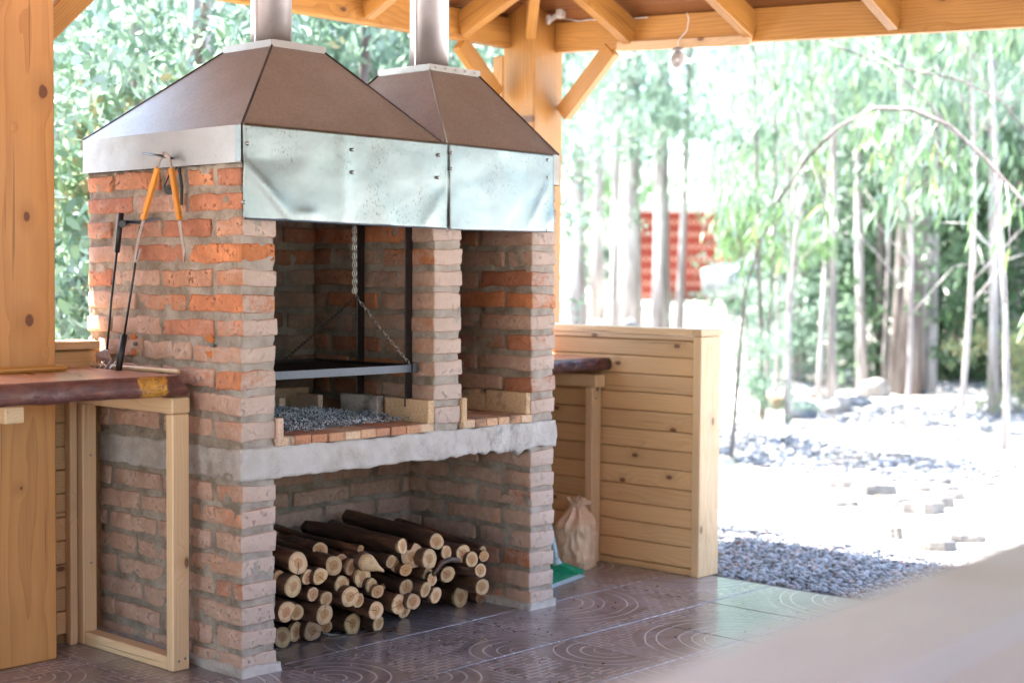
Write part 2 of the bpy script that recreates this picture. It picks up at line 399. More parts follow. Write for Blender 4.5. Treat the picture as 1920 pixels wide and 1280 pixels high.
def bark_log():
    t = NT('wet_dark_log_bark'); obj = t.N('TexCoord').outputs['Object']; oi = t.N('ObjectInfo'); r = oi.outputs['Random']
    p = t.vmath('ADD', t.vmath('MULTIPLY', obj, (2.5, 14, 14)), t.N('CombineXYZ', i0=t.math('MULTIPLY', r, 30.0), i1=0.0, i2=0.0).outputs[0])
    n = t.noise(p, 1.6, 5, .65); n2 = t.noise(p, 6, 4, .7)
    c = t.ramp(n, [(.3, (.022, .012, .009)), (.52, (.075, .034, .020)), (.70, (.22, .10, .05))])
    return t.fin(Base_Color=c, Roughness=t.maprange(n2, .3, .7, .35, .7), Normal=t.bump(t.math('ADD', n, t.math('MULTIPLY', n2, .4)), .6, .006))
MAT['logbark'] = bark_log()
def cut_mat():
    t = NT('cut_log_end'); obj = t.N('TexCoord').outputs['Object']; oi = t.N('ObjectInfo'); r = oi.outputs['Random']; s = t.N('SeparateXYZ', i0=obj)
    nn = t.noise(t.vmath('ADD', obj, t.N('CombineXYZ', i0=t.math('MULTIPLY', r, 30.0), i1=0.0, i2=0.0).outputs[0]), 28, 3)
    rad = t.math('SQRT', t.math('ADD', t.math('POWER', s.outputs[1], 2.0), t.math('POWER', s.outputs[2], 2.0)))
    rn = t.math('ADD', rad, t.math('MULTIPLY', t.math('SUBTRACT', nn, .5), .012))
    rg = t.math('FRACT', t.math('MULTIPLY', rn, 150.0))
    pale = t.mix(t.math('FRACT', t.math('MULTIPLY', r, 3.7)), (.70, .49, .26), (.68, .44, .27))
    heart = t.mix(t.math('FRACT', t.math('MULTIPLY', r, 9.1)), (.55, .29, .12), (.50, .24, .12))
    c = t.mix(t.maprange(rn, .016, .021, 1, 0), pale, heart)
    c = t.mix(t.math('MULTIPLY', t.maprange(rg, .45, 1.0), t.maprange(nn, .3, .6, .25, .75)), c, t.vmath('SCALE', c, sc=.5))
    gr = t.noise(obj, 45, 4, .7)
    c = t.mix(t.maprange(gr, .52, .68, 0, .5), c, (.20, .12, .07))
    c = t.mix(t.maprange(rad, .024, .034, 0, .25), c, (.30, .16, .08))
    c = t.mix(t.maprange(rn, .0025, .0015, 0, .8), c, (.12, .05, .02))
    ang = t.math('ARCTAN2', s.outputs[1], s.outputs[2])
    a2 = t.math('ADD', t.math('MULTIPLY', r, 6.0), t.math('MULTIPLY', nn, .5))
    dd = t.math('ABSOLUTE', t.math('SINE', t.math('ADD', ang, a2)))
    cr = t.math('MULTIPLY', t.math('LESS_THAN', t.math('MULTIPLY', dd, rad), .0013), t.math('GREATER_THAN', t.math('FRACT', t.math('MULTIPLY', r, 5.7)), .45))
    cr = t.math('MULTIPLY', cr, t.math('GREATER_THAN', t.math('COSINE', t.math('ADD', ang, a2)), 0.0))
    c = t.mix(t.math('MULTIPLY', cr, .85), c, (.05, .025, .012))
    c = t.vmath('SCALE', c, sc=t.maprange(t.math('FRACT', t.math('MULTIPLY', r, 11.3)), 0, 1, .55, 1.12))
    saw = t.noise(t.vmath('MULTIPLY', obj, (1, 30, 250)), 1.0, 3)
    return t.fin(Base_Color=c, Roughness=.8, Normal=t.bump(t.math('ADD', saw, t.math('MULTIPLY', rg, -.3)), .4, .002))
MAT['cut'] = cut_mat()

def tile_mat(kind):
    t = NT('stamped_floor_tile_'+kind); obj = t.N('TexCoord').outputs['Object']; geo = t.N('NewGeometry'); pos = geo.outputs['Position']
    oi = t.N('ObjectInfo')
    wob = t.noise(pos, 6, 2)
    def lines(v, freq, width):     # thin lines where v*freq passes a whole number; width as a share of the period
        f = t.math('ABSOLUTE', t.math('SUBTRACT', t.math('FRACT', t.math('MULTIPLY', v, freq)), .5))
        return t.maprange(f, .5-width, .5-width*.35)
    s = t.N('SeparateXYZ', i0=obj)
    d = t.vmath('DISTANCE', obj, (-.2375, -.2375, .01))
    d = t.math('ADD', d, t.math('MULTIPLY', t.math('SUBTRACT', wob, .5), .02))
    L = None
    arcs = t.math('MULTIPLY', lines(d, 22.0, .11), t.math('MULTIPLY', t.maprange(d, .10, .105), t.maprange(d, .40, .395)))
    # scrolls: rings round scattered cells
    v = t.N('TexVoronoi', Vector=t.vmath('MULTIPLY', obj, (1, 1, 0)), Scale=15.0, Randomness=.75)
    scr = t.math('MULTIPLY', lines(t.math('ADD', v.outputs['Distance'], t.math('MULTIPLY', t.math('ARCTAN2', s.outputs[0], s.outputs[1]), .05)), 4.2, .26), t.maprange(v.outputs['Distance'], .42, .38))
    band = t.math('MULTIPLY', t.maprange(d, .235, .245), t.maprange(d, .315, .305))
    pick = t.math('GREATER_THAN', t.N('SeparateColor', i0=v.outputs['Color']).outputs[0], .45)
    scr = t.math('MULTIPLY', scr, pick)
    arcs = t.math('MULTIPLY', arcs, t.math('SUBTRACT', 1.0, t.math('MULTIPLY', band, 1.0)))
    scr1 = t.math('MULTIPLY', scr, band)
    # dashes like small pavers
    br = t.N('TexBrick', Vector=t.vmath('MULTIPLY', obj, (1, 1, 0)), Scale=12.0)
    br.inputs['Mortar Size'].default_value = .05; br.inputs['Mortar Smooth'].default_value = .2
    br.inputs['Brick Width'].default_value = .7; br.inputs['Row Height'].default_value = .36
    nd = t.noise(obj, 13, 2)
    far = t.maprange(d, .40, .41)
    dash = t.math('MULTIPLY', t.math('MULTIPLY', br.outputs['Fac'], t.maprange(nd, .42, .46)), far)
    if kind == 'dashes':
        dash = t.math('MULTIPLY', br.outputs['Fac'], t.maprange(nd, .42, .46))
        d2 = t.vmath('DISTANCE', obj, (.2375, .02, .01)); 
        arcs = t.math('MULTIPLY', lines(d2, 20.0, .10), t.maprange(d2, .24, .235)); dash = t.math('MULTIPLY', dash, t.maprange(d2, .24, .25))
        scr1 = t.math('MULTIPLY', scr, t.math('MULTIPLY', t.maprange(d2, .25, .26), t.maprange(d2, .34, .33)))
    L = t.math('MAXIMUM', t.math('MAXIMUM', arcs, scr1), t.math('MULTIPLY', dash, .8))
    n1 = t.noise(pos, 2.2, 5, .65, .4); n2 = t.noise(pos, 45, 4, .7); n3 = t.noise(t.vmath('MULTIPLY', pos, (1, 3.5, 1)), 5, 4, .6, .6)
    c = t.mix(t.maprange(n1, .3, .7), (.11, .08, .08), (.26, .21, .21))
    c = t.mix(t.maprange(n3, .48, .66, 0, .7), c, (.33, .275, .29))
    c = t.mix(t.math('MULTIPLY', t.maprange(n2, .5, .62), .3), c, (.06, .04, .04))
    c = t.vmath('SCALE', c, sc=t.maprange(oi.outputs['Random'], 0, 1, .9, 1.1))
    lc = t.mix(t.maprange(t.noise(pos, 1.7, 2), .36, .50), (.05, .035, .035), (.54, .48, .48))
    c = t.mix(t.math('MULTIPLY', L, .85), c, lc)
    h = t.math('ADD', t.math('MULTIPLY', L, 1.0), t.math('ADD', t.math('MULTIPLY', n2, .10), t.math('MULTIPLY', n1, .5)))
    return t.fin(Base_Color=c, Roughness=t.maprange(n3, .3, .7, .26, .42), Normal=t.bump(h, .5, .003), Specular_IOR_Level=.6, Coat_Weight=.6, Coat_Roughness=.16)
MAT['tileA'] = tile_mat('arcs'); MAT['tileB'] = tile_mat('dashes')
MAT['grout'] = flat('dark_joint', (.10, .075, .07), .9)

def ground_mat():
    t = NT('pale_dusty_ground'); pos = t.N('NewGeometry').outputs['Position']
    n1 = t.noise(pos, .35, 5, .6); n2 = t.noise(pos, 4, 5, .65); n3 = t.noise(pos, 30, 3, .7); v = t.N('TexVoronoi', Vector=pos, Scale=18.0)
    c = t.mix(t.maprange(n1, .35, .65), (.38, .345, .31), (.48, .44, .40))
    c = t.mix(t.maprange(n2, .55, .75, 0, .5), c, (.27, .24, .21))
    c = t.mix(t.maprange(t.math('MULTIPLY', n3, n1), .34, .42, 0, .6), c, (.16, .14, .12))
    return t.fin(Base_Color=c, Roughness=.95, Normal=t.bump(t.math('ADD', n3, v.outputs['Distance']), .5, .03))
MAT['ground'] = ground_mat()
def attr_mat(name, rough=.8, trans=0.0, bump=0, coat=0.0, gain=1.0):
    t = NT(name); a = t.N('Attribute', _attribute_name='tint'); c = a.outputs['Color']
    if bump:
        n = t.noise(t.N('TexCoord').outputs['Object'], 60, 3); t.set(t.b, 'Normal', t.bump(n, bump, .004))
    t.fin(Base_Color=c, Roughness=rough)
    if trans:
        tr = t.N('BsdfTranslucent', Color=t.mix(.55, c, (.30, .44, .30))); mx = t.N('MixShader', i0=trans)
        t.t.links.new(t.b.outputs[0], mx.inputs[1]); t.t.links.new(tr.outputs[0], mx.inputs[2]); t.t.links.new(mx.outputs[0], t.out.inputs[0])
    return t.m
MAT['pebble'] = attr_mat('grey_pebbles', .75, bump=.3)
MAT['leaf'] = attr_mat('eucalyptus_leaf', .38, trans=.52)
MAT['ash'] = attr_mat('ash_flakes', .95)
def trunk_mat(name, a, b, c3):
    t = NT(name); obj = t.N('TexCoord').outputs['Object']
    n = t.noise(t.vmath('MULTIPLY', obj, (6, 6, .8)), 1.3, 5, .65, .5); n2 = t.noise(t.vmath('MULTIPLY', obj, (20, 20, 3)), 1.5, 4)
    c = t.ramp(n, [(.32, a), (.5, b), (.68, c3)])
    return t.fin(Base_Color=c, Roughness=.8, Normal=t.bump(t.math('ADD', n, n2), .6, .02))
MAT['trunk'] = trunk_mat('peeling_eucalyptus_bark', (.13, .11, .105), (.30, .27, .26), (.50, .47, .46))
MAT['trunkd'] = trunk_mat('shaggy_brown_bark', (.055, .04, .035), (.12, .095, .085), (.24, .21, .19))
def rock_mat(name, a, b):
    t = NT(name); obj = t.N('TexCoord').outputs['Object']; n = t.noise(obj, 5, 6, .65); n2 = t.noise(obj, 40, 3)
    c = t.mix(t.maprange(n, .3, .7), a, b)
    return t.fin(Base_Color=c, Roughness=.9, Normal=t.bump(t.math('ADD', n, t.math('MULTIPLY', n2, .3)), .6, .02))
MAT['rockg'] = rock_mat('grey_rock', (.07, .075, .085), (.17, .18, .20)); MAT['rockw'] = rock_mat('pale_rock', (.13, .12, .115), (.24, .225, .215)); MAT['rocko'] = rock_mat('tan_rock', (.15, .075, .035), (.25, .16, .10))
MAT['rockf'] = rock_mat('dusty_flagstone', (.10, .093, .088), (.20, .185, .17))
MAT['redslat'] = flat('brick_red_paint', (.26, .030, .012), .55, 0, .1)
MAT['palerail'] = flat('pale_rail', (.60, .45, .34), .6)
MAT['dark'] = flat('dark_gap', (.03, .025, .022), .9)
MAT['roofsheet'] = flat('zinc_roof_sheet', (.62, .63, .64), .45, .4)
MAT['shingle'] = flat('dark_roof_shingle', (.14, .11, .10), .9, 0, .4, 20)
MAT['carpaint'] = flat('silver_car_paint', (.13, .145, .165), .28, .5); MAT['glass'] = flat('dark_car_glass', (.02, .03, .04), .06); MAT['tyre'] = flat('tyre_rubber', (.02, .02, .02), .8)
MAT['chrome'] = flat('wheel_alloy', (.5, .5, .52), .3, .9)
MAT['clear'] = flat('grey_lamp_lens', (.7, .7, .68), .15)

# ================================================================== ground
def build_ground():
    xs = np.concatenate([np.linspace(-200, -24, 12), np.linspace(-20, 24, 89), np.linspace(27, 60, 18), np.linspace(70, 240, 12)])
    ys = np.concatenate([np.linspace(-200, -24, 12), np.linspace(-20, 24, 89), np.linspace(27, 60, 18), np.linspace(70, 240, 12)])
    V = [(x, y, gz(x, y)) for y in ys for x in xs]; nx = len(xs)
    F = [(j*nx+i, j*nx+i+1, (j+1)*nx+i+1, (j+1)*nx+i) for j in range(len(ys)-1) for i in range(nx-1)]
    me = bpy.data.meshes.new('ground'); me.from_pydata(V, [], F); me.shade_smooth()
    tag(meshobj('ground', me, MAT['ground']), kind='structure')
build_ground()

# ================================================================== floor of stamped tiles
floor = bpy.data.objects.new('floor', None); put(floor); floor['kind'] = 'structure'
box('floor_slab', (-4.2, -4.0, -.16), (2.66, 1.22, -.012), MAT['grout'], floor, bev=0)
T = .475
tmA = box_mesh(T-.005, T-.005, .024, .002, 'tileA'); tmA.materials.append(MAT['tileA'])
tmB = box_mesh(T-.005, T-.005, .024, .0021, 'tileB'); tmB.materials.append(MAT['tileB'])
rt = random.Random(3)
for i in range(-11, 3):
    for j in range(-8, 3):
        x0 = 1.165+T*i; y0 = .04+T*j
        if x0+T > 2.68 or x0 < -4.2 or y0 < -4.1 or y0+T > 1.25: continue
        # four arc tiles turn round a shared corner, as the stamped pattern does
        q = {(0, 0): 0, (1, 0): 1, (1, 1): 2, (0, 1): 3}[((i+1) % 2, j % 2)]
        kind = (i//2+j//2) % 3 == 1
        M = Matrix.Translation((x0+T/2, y0+T/2, -.012+rt.uniform(-.0008, .0008))) @ Matrix.Rotation(q*PI/2, 4, 'Z')
        meshobj('tile', tmB if kind else tmA, None, floor, M)

# ================================================================== gravel
def rock_mesh(seed, sub=1, flatten=.7, amp=.25):
    bm = bmesh.new(); bmesh.ops.create_icosphere(bm, subdivisions=sub, radius=1)
    for v in bm.verts:
        n = noise.noise(v.co*1.1+Vector((seed*3.1, 0, seed)))
        v.co *= 1+amp*2*n; v.co.z *= flatten
    V = np.array([v.co[:] for v in bm.verts]); F = [[v.index for v in f.verts] for f in bm.faces]; bm.free()
    return V, F
def scatter_rocks(name, pts, sizes, cols, sub=1, flatten=.65):
    vs = [rock_mesh(s, sub, flatten) for s in range(6)]
    rg = np.random.RandomState(5)
    AV = []; AF = []; AC = []; off = 0
    for k, (p, s, c) in enumerate(zip(pts, sizes, cols)):
        V, F = vs[k % 6]; a = rg.uniform(0, 6.28); ca, sa = math.cos(a), math.sin(a)
        tz = rg.uniform(-.5, .5)
        v = V*np.array([s*rg.uniform(.8, 1.4), s*rg.uniform(.7, 1.1), s])
        v = np.stack([v[:, 0]*ca-v[:, 1]*sa, v[:, 0]*sa+v[:, 1]*ca, v[:, 2]+v[:, 0]*tz], 1)+p
        AV.append(v); AF.append(np.array(F)+off); off += len(V); AC.append(np.repeat([[*c, 1]], len(V), 0))
    V = np.concatenate(AV); F = np.concatenate(AF)
    me = bpy.data.meshes.new(name); me.vertices.add(len(V)); me.vertices.foreach_set('co', V.ravel())
    me.loops.add(F.size); me.loops.foreach_set('vertex_index', F.ravel().astype('i'))
    me.polygons.add(len(F)); me.polygons.foreach_set('loop_start', np.arange(0, F.size, 3)); me.update(calc_edges=True)
    at = me.color_attributes.new('tint', 'FLOAT_COLOR', 'POINT'); at.data.foreach_set('color', np.concatenate(AC).ravel())
    return me
rg = np.random.RandomState(11)
pts = []; cols = []; sz = []
for k in range(27000):
    y = rg.uniform(-2.3, 1.7) if k < 21000 else rg.uniform(-4.4, -2.3); x = 2.675+rg.uniform(0, 1)*(1.12+.09*math.sin(y*3)+.04*math.sin(y*11))
    if rg.rand() < .04: x += rg.exponential(.15)
    s = rg.uniform(.008, .019)
    pts.append((x, y, gz(x, y)+rg.uniform(-.002, .022))); sz.append(s)
    g = rg.uniform(.09, .36); c = [g*.97, g, g*1.08]
    if rg.rand() < .06: c = [g*1.2, g*.8, g*.7]
    cols.append(c)
for k in range(9000):            # scattered stones over the sunny ground
    d = rg.uniform(9, 19); l = rg.uniform(1.2, 6.8); p = Vector((CX, CY, 0))+FH*d+RH*l
    if p.x < 3.7: continue
    n = noise.noise(Vector((p.x*.5, p.y*.5, 9)))
    if n < .10: continue
    s = rg.uniform(.014, .05); pts.append((p.x, p.y, gz(p.x, p.y)+s*.2)); sz.append(s); g = rg.uniform(.08, .26); cols.append([g, g, g*1.05])
gravel = meshobj('gravel', scatter_rocks('gravel', pts, sz, cols), MAT['pebble'])
tag(gravel, kind='stuff', label='blue-grey gravel strip beside the tiled floor')

# ================================================================== brick grill
BW = 1.60; BD = .945
Z1, Z2, ZT = .664, .775, 1.745
grill = thing('brick_grill', 'brick barbecue with two openings, concrete hearth and wood store under it', 'barbecue', (0, 0, 0))
def rough_box_mesh(lo, hi, cell, amp, freq=22, seed=0, name='mortar'):
    lo = np.array(lo, float); hi = np.array(hi, float); Vs = []; Fs = []; off = 0
    for ax in range(3):
        u, v = [a for a in range(3) if a != ax]
        nu = max(1, int(round((hi[u]-lo[u])/cell))); nv = max(1, int(round((hi[v]-lo[v])/cell)))
        for side in (0, 1):
            U, W_ = np.meshgrid(np.linspace(lo[u], hi[u], nu+1), np.linspace(lo[v], hi[v], nv+1), indexing='ij')
            P = np.zeros((U.size, 3)); P[:, u] = U.ravel(); P[:, v] = W_.ravel(); P[:, ax] = hi[ax] if side else lo[ax]
            idx = np.arange(U.size).reshape(nu+1, nv+1)
            q = np.stack([idx[:-1, :-1].ravel(), idx[1:, :-1].ravel(), idx[1:, 1:].ravel(), idx[:-1, 1:].ravel()], 1)
            if (side == 0) == (ax != 1): q = q[:, ::-1]
            Vs.append(P); Fs.append(q+off); off += len(P)
    V = np.concatenate(Vs); F = np.concatenate(Fs)
    o = np.zeros_like(V)
    for i, p in enumerate(V):
        a = Vector(p)*freq; b = Vector(p)*freq*2.7+Vector((seed, 0, 0))
        n = noise.noise_vector(a)*.65+noise.noise_vector(b)*.35
        o[i] = n
    V = V+o*amp
    return arr_mesh(name, V, F, smooth=True)
def weld(me):
    bm = bmesh.new(); bm.from_mesh(me); bmesh.ops.remove_doubles(bm, verts=bm.verts, dist=1e-5); bm.to_mesh(me); bm.free(); me.shade_smooth(); return me
def mortar(lo, hi, inset=.0035, amp=.0125, mat='mortar', name='mortar', cell=.0105):
    lo = [a+inset for a in lo]; hi = [a-inset for a in hi]
    return meshobj(name, weld(rough_box_mesh(lo, hi, cell, amp)), MAT[mat], grill)
_bk = {}
def brick_mesh(L, Dp, H, var):
    k = (L, Dp, H, var)
    if k in _bk: return _bk[k]
    dims = np.array([L, Dp, H]); cells = (max(3, int(L/.026)), 4, 3); r = .0065
    me = rough_box_mesh(-dims/2, dims/2, 1, 0)
    Vs = []; Fs = []; off = 0
    for ax in range(3):
        u, v = [a for a in range(3) if a != ax]; nu, nv = cells[u], cells[v]
        def gr(n, h):
            a = np.linspace(-h, h, n+1); a[1] = -h+r; a[-2] = h-r; return a
        for side in (0, 1):
            U, W_ = np.meshgrid(gr(nu, dims[u]/2), gr(nv, dims[v]/2), indexing='ij')
            P = np.zeros((U.size, 3)); P[:, u] = U.ravel(); P[:, v] = W_.ravel(); P[:, ax] = dims[ax]/2*(1 if side else -1)
            idx = np.arange(U.size).reshape(nu+1, nv+1)
            q = np.stack([idx[:-1, :-1].ravel(), idx[1:, :-1].ravel(), idx[1:, 1:].ravel(), idx[:-1, 1:].ravel()], 1)
            if (side == 0) == (ax != 1): q = q[:, ::-1]
            Vs.append(P); Fs.append(q+off); off += len(P)
    V = np.concatenate(Vs); F = np.concatenate(Fs)
    inner = np.clip(V, -(dims/2-r), dims/2-r); dv = V-inner; ln = np.linalg.norm(dv, axis=1, keepdims=True)
    V = inner+dv/np.maximum(ln, 1e-9)*np.minimum(ln, r)
    for i, p in enumerate(V):
        s = Vector((var*7.7, var*3.3, var))
        n = noise.noise_vector(Vector(p)*11+s)*.0065+noise.noise_vector(Vector(p)*34+s)*.005
        V[i] = p+np.array(n)
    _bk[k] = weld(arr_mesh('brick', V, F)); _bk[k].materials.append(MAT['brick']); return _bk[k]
rb = random.Random(21)
BC = [(.55, .185, .07), (.50, .165, .065), (.52, .21, .10), (.48, .18, .09), (.43, .15, .075), (.42, .16, .085), (.54, .25, .14)]
def brick(c, L, axis, film, depth=.14, H=.0595, col=None, yaw=0):
    v = rb.randrange(7)
    Lq = min((.30, .215, .14, .10), key=lambda a: abs(a-L))
    me = brick_mesh(Lq, .143, .056, v)
    M = Matrix.Translation(c) @ Matrix.Rotation((PI/2 if axis == 'y' else 0)+rb.uniform(-.012, .012), 4, 'Z') @ Matrix.Rotation(rb.uniform(-.013, .013), 4, 'X') @ Matrix.Rotation(rb.uniform(-.014, .014), 4, 'Y')
    if rb.random() < .5: M = M @ Matrix.Rotation(PI, 4, 'Z')
    M = M @ Matrix.Diagonal((L/Lq, depth/.143, H/.056*rb.uniform(.95, 1.09), 1))
    o = meshobj('brick', me, None, grill, M)
    cc = col or rb.choice(BC); k = rb.uniform(.85, 1.15)
    o.color = (cc[0]*k, cc[1]*k, cc[2]*k, max(0, min(1, film+rb.uniform(-.22, .22))))
    return o
def wall(lo, hi, axis, zc, film, T=.14, joint=.022, first_half=0, skip=None):
    """a wall one brick thick running along axis; zc = list of course centre heights"""
    a = 0 if axis == 'x' else 1; b = 1-a
    s0, s1 = lo[a], hi[a]; cb = (lo[b]+hi[b])/2; th = hi[b]-lo[b]
    for k, (zc_, pitch) in enumerate(zc):
        s = s0; L = .148 if (k+first_half) % 2 else .295
        L *= rb.uniform(.93, 1.04)
        while s < s1-.02:
            e = min(s+L, s1)
            if s1-e < .07: e = s1
            if e-s > .37:
                e = s+(s1-s)/2-joint/2
            c = [0, 0, zc_+rb.uniform(-.003, .003)]; c[a] = (s+e)/2; c[b] = cb+rb.uniform(-.003, .003)
            f = film(c) if callable(film) else film
            if not (skip and skip(c)):
                brick(c, e-s, axis, f, depth=th+rb.uniform(-.004, .006))
            s = e+joint*rb.uniform(.7, 1.4); L = .292*rb.uniform(.93, 1.04)
lowp = Z1/8; low = [((k+.5)*lowp-.002, lowp) for k in range(8)]
upp = (ZT-(Z2+.02))/11; upc = [(Z2+.02+(k+.5)*upp, upp) for k in range(11)]
sidefilm = lambda c: .80-.46*sm((c[2]-.55)/1.0)-(.10 if c[1] < .2 else 0)+(.12 if c[1] > .6 and c[2] < 1.5 else 0)
# left wall, through both storeys
mortar((0, 0, -.01), (.14, BD, Z1+.03)); mortar((0, 0, Z2-.02), (.14, BD, ZT+.002))
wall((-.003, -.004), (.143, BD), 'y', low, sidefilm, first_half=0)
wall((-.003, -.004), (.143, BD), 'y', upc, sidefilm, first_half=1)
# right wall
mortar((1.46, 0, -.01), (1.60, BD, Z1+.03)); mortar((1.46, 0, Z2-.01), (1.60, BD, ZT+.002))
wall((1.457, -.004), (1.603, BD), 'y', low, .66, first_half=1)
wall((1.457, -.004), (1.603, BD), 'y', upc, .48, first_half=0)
# dividing wall, upper storey only
mortar((.905, 0, Z2-.01), (1.045, .72, ZT))
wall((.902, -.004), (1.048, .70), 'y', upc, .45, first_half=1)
# back wall
mortar((.13, .71, -.01), (1.47, .94, Z1+.01)); mortar((.13, .71, Z2-.01), (1.47, .94, ZT))
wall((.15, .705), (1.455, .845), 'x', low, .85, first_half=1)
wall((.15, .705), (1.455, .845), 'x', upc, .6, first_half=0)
# cast hearth slab
def slab_mesh():
    me = rough_box_mesh((-.004, -.008, Z1+.006), (1.606, BD-.004, Z2), .011, .013, 16, 4)
    bm = bmesh.new(); bm.from_mesh(me); bmesh.ops.remove_doubles(bm, verts=bm.verts, dist=1e-5)
    for v in bm.verts:
        if v.co.z < Z1+.01:      # ragged lower lip, thicker to the left, thin where the mortar was scraped off at the right
            v.co.z += (.005+.010*sm((v.co.x-.7)/.4))*noise.noise(Vector((v.co.x*7, v.co.y*7, 1)))+.02*noise.noise(Vector((v.co.x*24, v.co.y*24, 7)))*sm((v.co.x-.7)/.4)
    m_ = bpy.data.meshes.new('hearth_slab'); bm.to_mesh(m_); bm.free(); m_.shade_smooth(); return m_
meshobj('hearth_slab', slab_mesh(), MAT['slab'], grill)
# cement skirt at the feet
for lo, hi in (((-.012, -.014, -.012), (.155, .9, .035)), ((1.45, -.014, -.012), (1.612, .9, .03))):
    meshobj('cement_foot', weld(rough_box_mesh(lo, hi, .015, .014, 14)), MAT['slab'], grill)

# fire bricks
def fbrick(lo, hi, col, soot=.25, rz=0):
    lo = Vector(lo); hi = Vector(hi); s = hi-lo; c = (lo+hi)/2
    o = meshobj('firebrick', box_mesh(round(s.x, 3), round(s.y, 3), round(s.z, 3), .0025, 'firebrick'), MAT['firebrick'], grill, Matrix.Translation(c) @ Matrix.Rotation(rz, 4, 'Z'))
    o.color = (*col, soot); return o
FT = [(.46, .20, .11), (.50, .25, .14), (.42, .18, .10), (.56, .33, .20), (.48, .23, .14), (.60, .40, .27)]
ff = random.Random(5)
def frow(x0, x1, n, y0, ln, zt, shift=0):
    wd = (x1-x0)/n
    for i in range(n):
        fbrick((x0+i*wd+.0015, y0+ff.uniform(-.004, .004), zt-.031), (x0+(i+1)*wd-.0015, y0+ln, zt+ff.uniform(-.0015, .0015)), ff.choice(FT), ff.uniform(.1, .8))
ZF = Z2+.033
frow(.145, .900, 10, -.012, .228, ZF); frow(.145, .900, 10, .222, .228, ZF); frow(.145, .900, 10, .456, .228, ZF)
frow(1.052, 1.455, 6, -.012, .228, ZF); frow(1.052, 1.455, 6, .222, .228, ZF); frow(1.052, 1.455, 6, .456, .228, ZF)
tan = (.56, .36, .21); pk = (.60, .40, .30)
fbrick((.142, -.018, Z2+.004), (.165, .21, Z2+.10), pk, .1)                     # left cheek, standing
fbrick((.868, -.006, ZF), (.902, .235, ZF+.088), tan, .1)                      # block against the dividing wall
fbrick((.868, .28, ZF), (.902, .50, ZF+.088), (.5, .4, .36), .8)
fbrick((1.048, -.012, ZF-.006), (1.076, .22, ZF+.088), tan, .15)
fbrick((1.43, .0, ZF), (1.458, .229, ZF+.088), tan, .7); fbrick((1.43, .235, ZF), (1.458, .465, ZF+.088), tan, 1); fbrick((1.43, .47, ZF), (1.458, .70, ZF+.088), tan, 1)
for i, (a, b_) in enumerate(((.17, .39), (.395, .62), (.625, .85))):
    fbrick((a, .672, ZF), (b_, .70, ZF+.105), (.46, .31, .20), .5)
fbrick((.56, .50, ZF), (.59, .64, ZF+.085), pk, .2); fbrick((.40, .52, ZF), (.555, .55, ZF+.08), (.46, .31, .2), .4)
fbrick((.72, .46, ZF), (.745, .60, ZF+.09), pk, .2)

# ash bed
def ash():
    rg = np.random.RandomState(8); V = []; F = []; C = []; off = 0
    def h(x, y): return max(0, .045*math.exp(-((x-.42)/.30)**2-((y-.38)/.17)**2)+.018*noise.noise(Vector((x*14, y*14, 2)))+.008)
    nx, ny = 60, 44
    for j in range(ny+1):
        for i in range(nx+1):
            x = .168+(.70)*i/nx; y = .13+.05*noise.noise(Vector((x*6, 0, 4)))+(.54)*j/ny
            e = min(1, min(i, nx-i)/4+.05, min(j, ny-j)/5)
            V.append((x, y, ZF-.006+h(x, y)*e)); g = .12+.3*rg.rand(); C.append((g*.95, g, g*1.08, 1))
    F = [(j*(nx+1)+i, j*(nx+1)+i+1, (j+1)*(nx+1)+i+1) for j in range(ny) for i in range(nx)]+[(j*(nx+1)+i, (j+1)*(nx+1)+i+1, (j+1)*(nx+1)+i) for j in range(ny) for i in range(nx)]
    V = np.array(V); off = len(V); FV = [V]; FF = [np.array(F)]; CC = [np.array(C)]
    base = np.array([(-1, -.6, 0), (.2, -1, .25), (1, .1, -.1), (.3, .9, .2), (-.8, .5, -.15)]); tri = np.array([(0, 1, 2), (0, 2, 3), (0, 3, 4)])
    for k in range(24000):
        x = np.clip(rg.normal(.46, .20), .17, .865); y = np.clip(rg.normal(.36, .17), .09, .66)
        if y < .13 and rg.rand() < .6: continue
        s = rg.uniform(.0012, .0034)*(1.6 if rg.rand() < .06 else 1); a = rg.uniform(0, 6.28, 3)
        R_ = np.array(Euler(tuple(a*[.35, .35, 1] if rg.rand() < .5 else a)).to_matrix())
        v = (base*s) @ R_.T + [x, y, ZF+h(x, y)+rg.uniform(-.002, .01)]
        t_ = rg.rand(); g = rg.uniform(.34, .68) if t_ > .35 else rg.uniform(.03, .14)
        FV.append(v); FF.append(tri+off); off += 5; CC.append(np.repeat([[g*.93, g*.98, g*1.08, 1]], 5, 0))
    V = np.concatenate(FV); F = np.concatenate(FF)
    me = arr_mesh('ash', V, F); at = me.color_attributes.new('tint', 'FLOAT_COLOR', 'POINT'); at.data.foreach_set('color', np.concatenate(CC).ravel())
    o = meshobj('ash', me, MAT['ash']); tag(o, 'bed of grey flaky ash on the hearth below the grate', 'ash', kind='stuff')
ash()

# guide rails screwed to the dividing wall
for y_, z0, z1 in ((.135, .865, 1.70), (.41, .90, 1.70)):
    g_ = box('guide_rail', (.862, y_-.018, z0), (.900, y_-.014, z1), MAT['iron'], grill, 0.001, 'z')
    box('guide_rail', (.897, y_-.018, z0), (.901, y_+.022, z1), MAT['iron'], grill, 0.001, 'z')
    for z_ in (1.50, 1.22, 1.02):
        meshobj('screw', tube_mesh('screw', [(0, 0, 0), (-.006, 0, 0)], .006, 6), MAT['screw'], grill, Matrix.Translation((.862, y_, z_)))

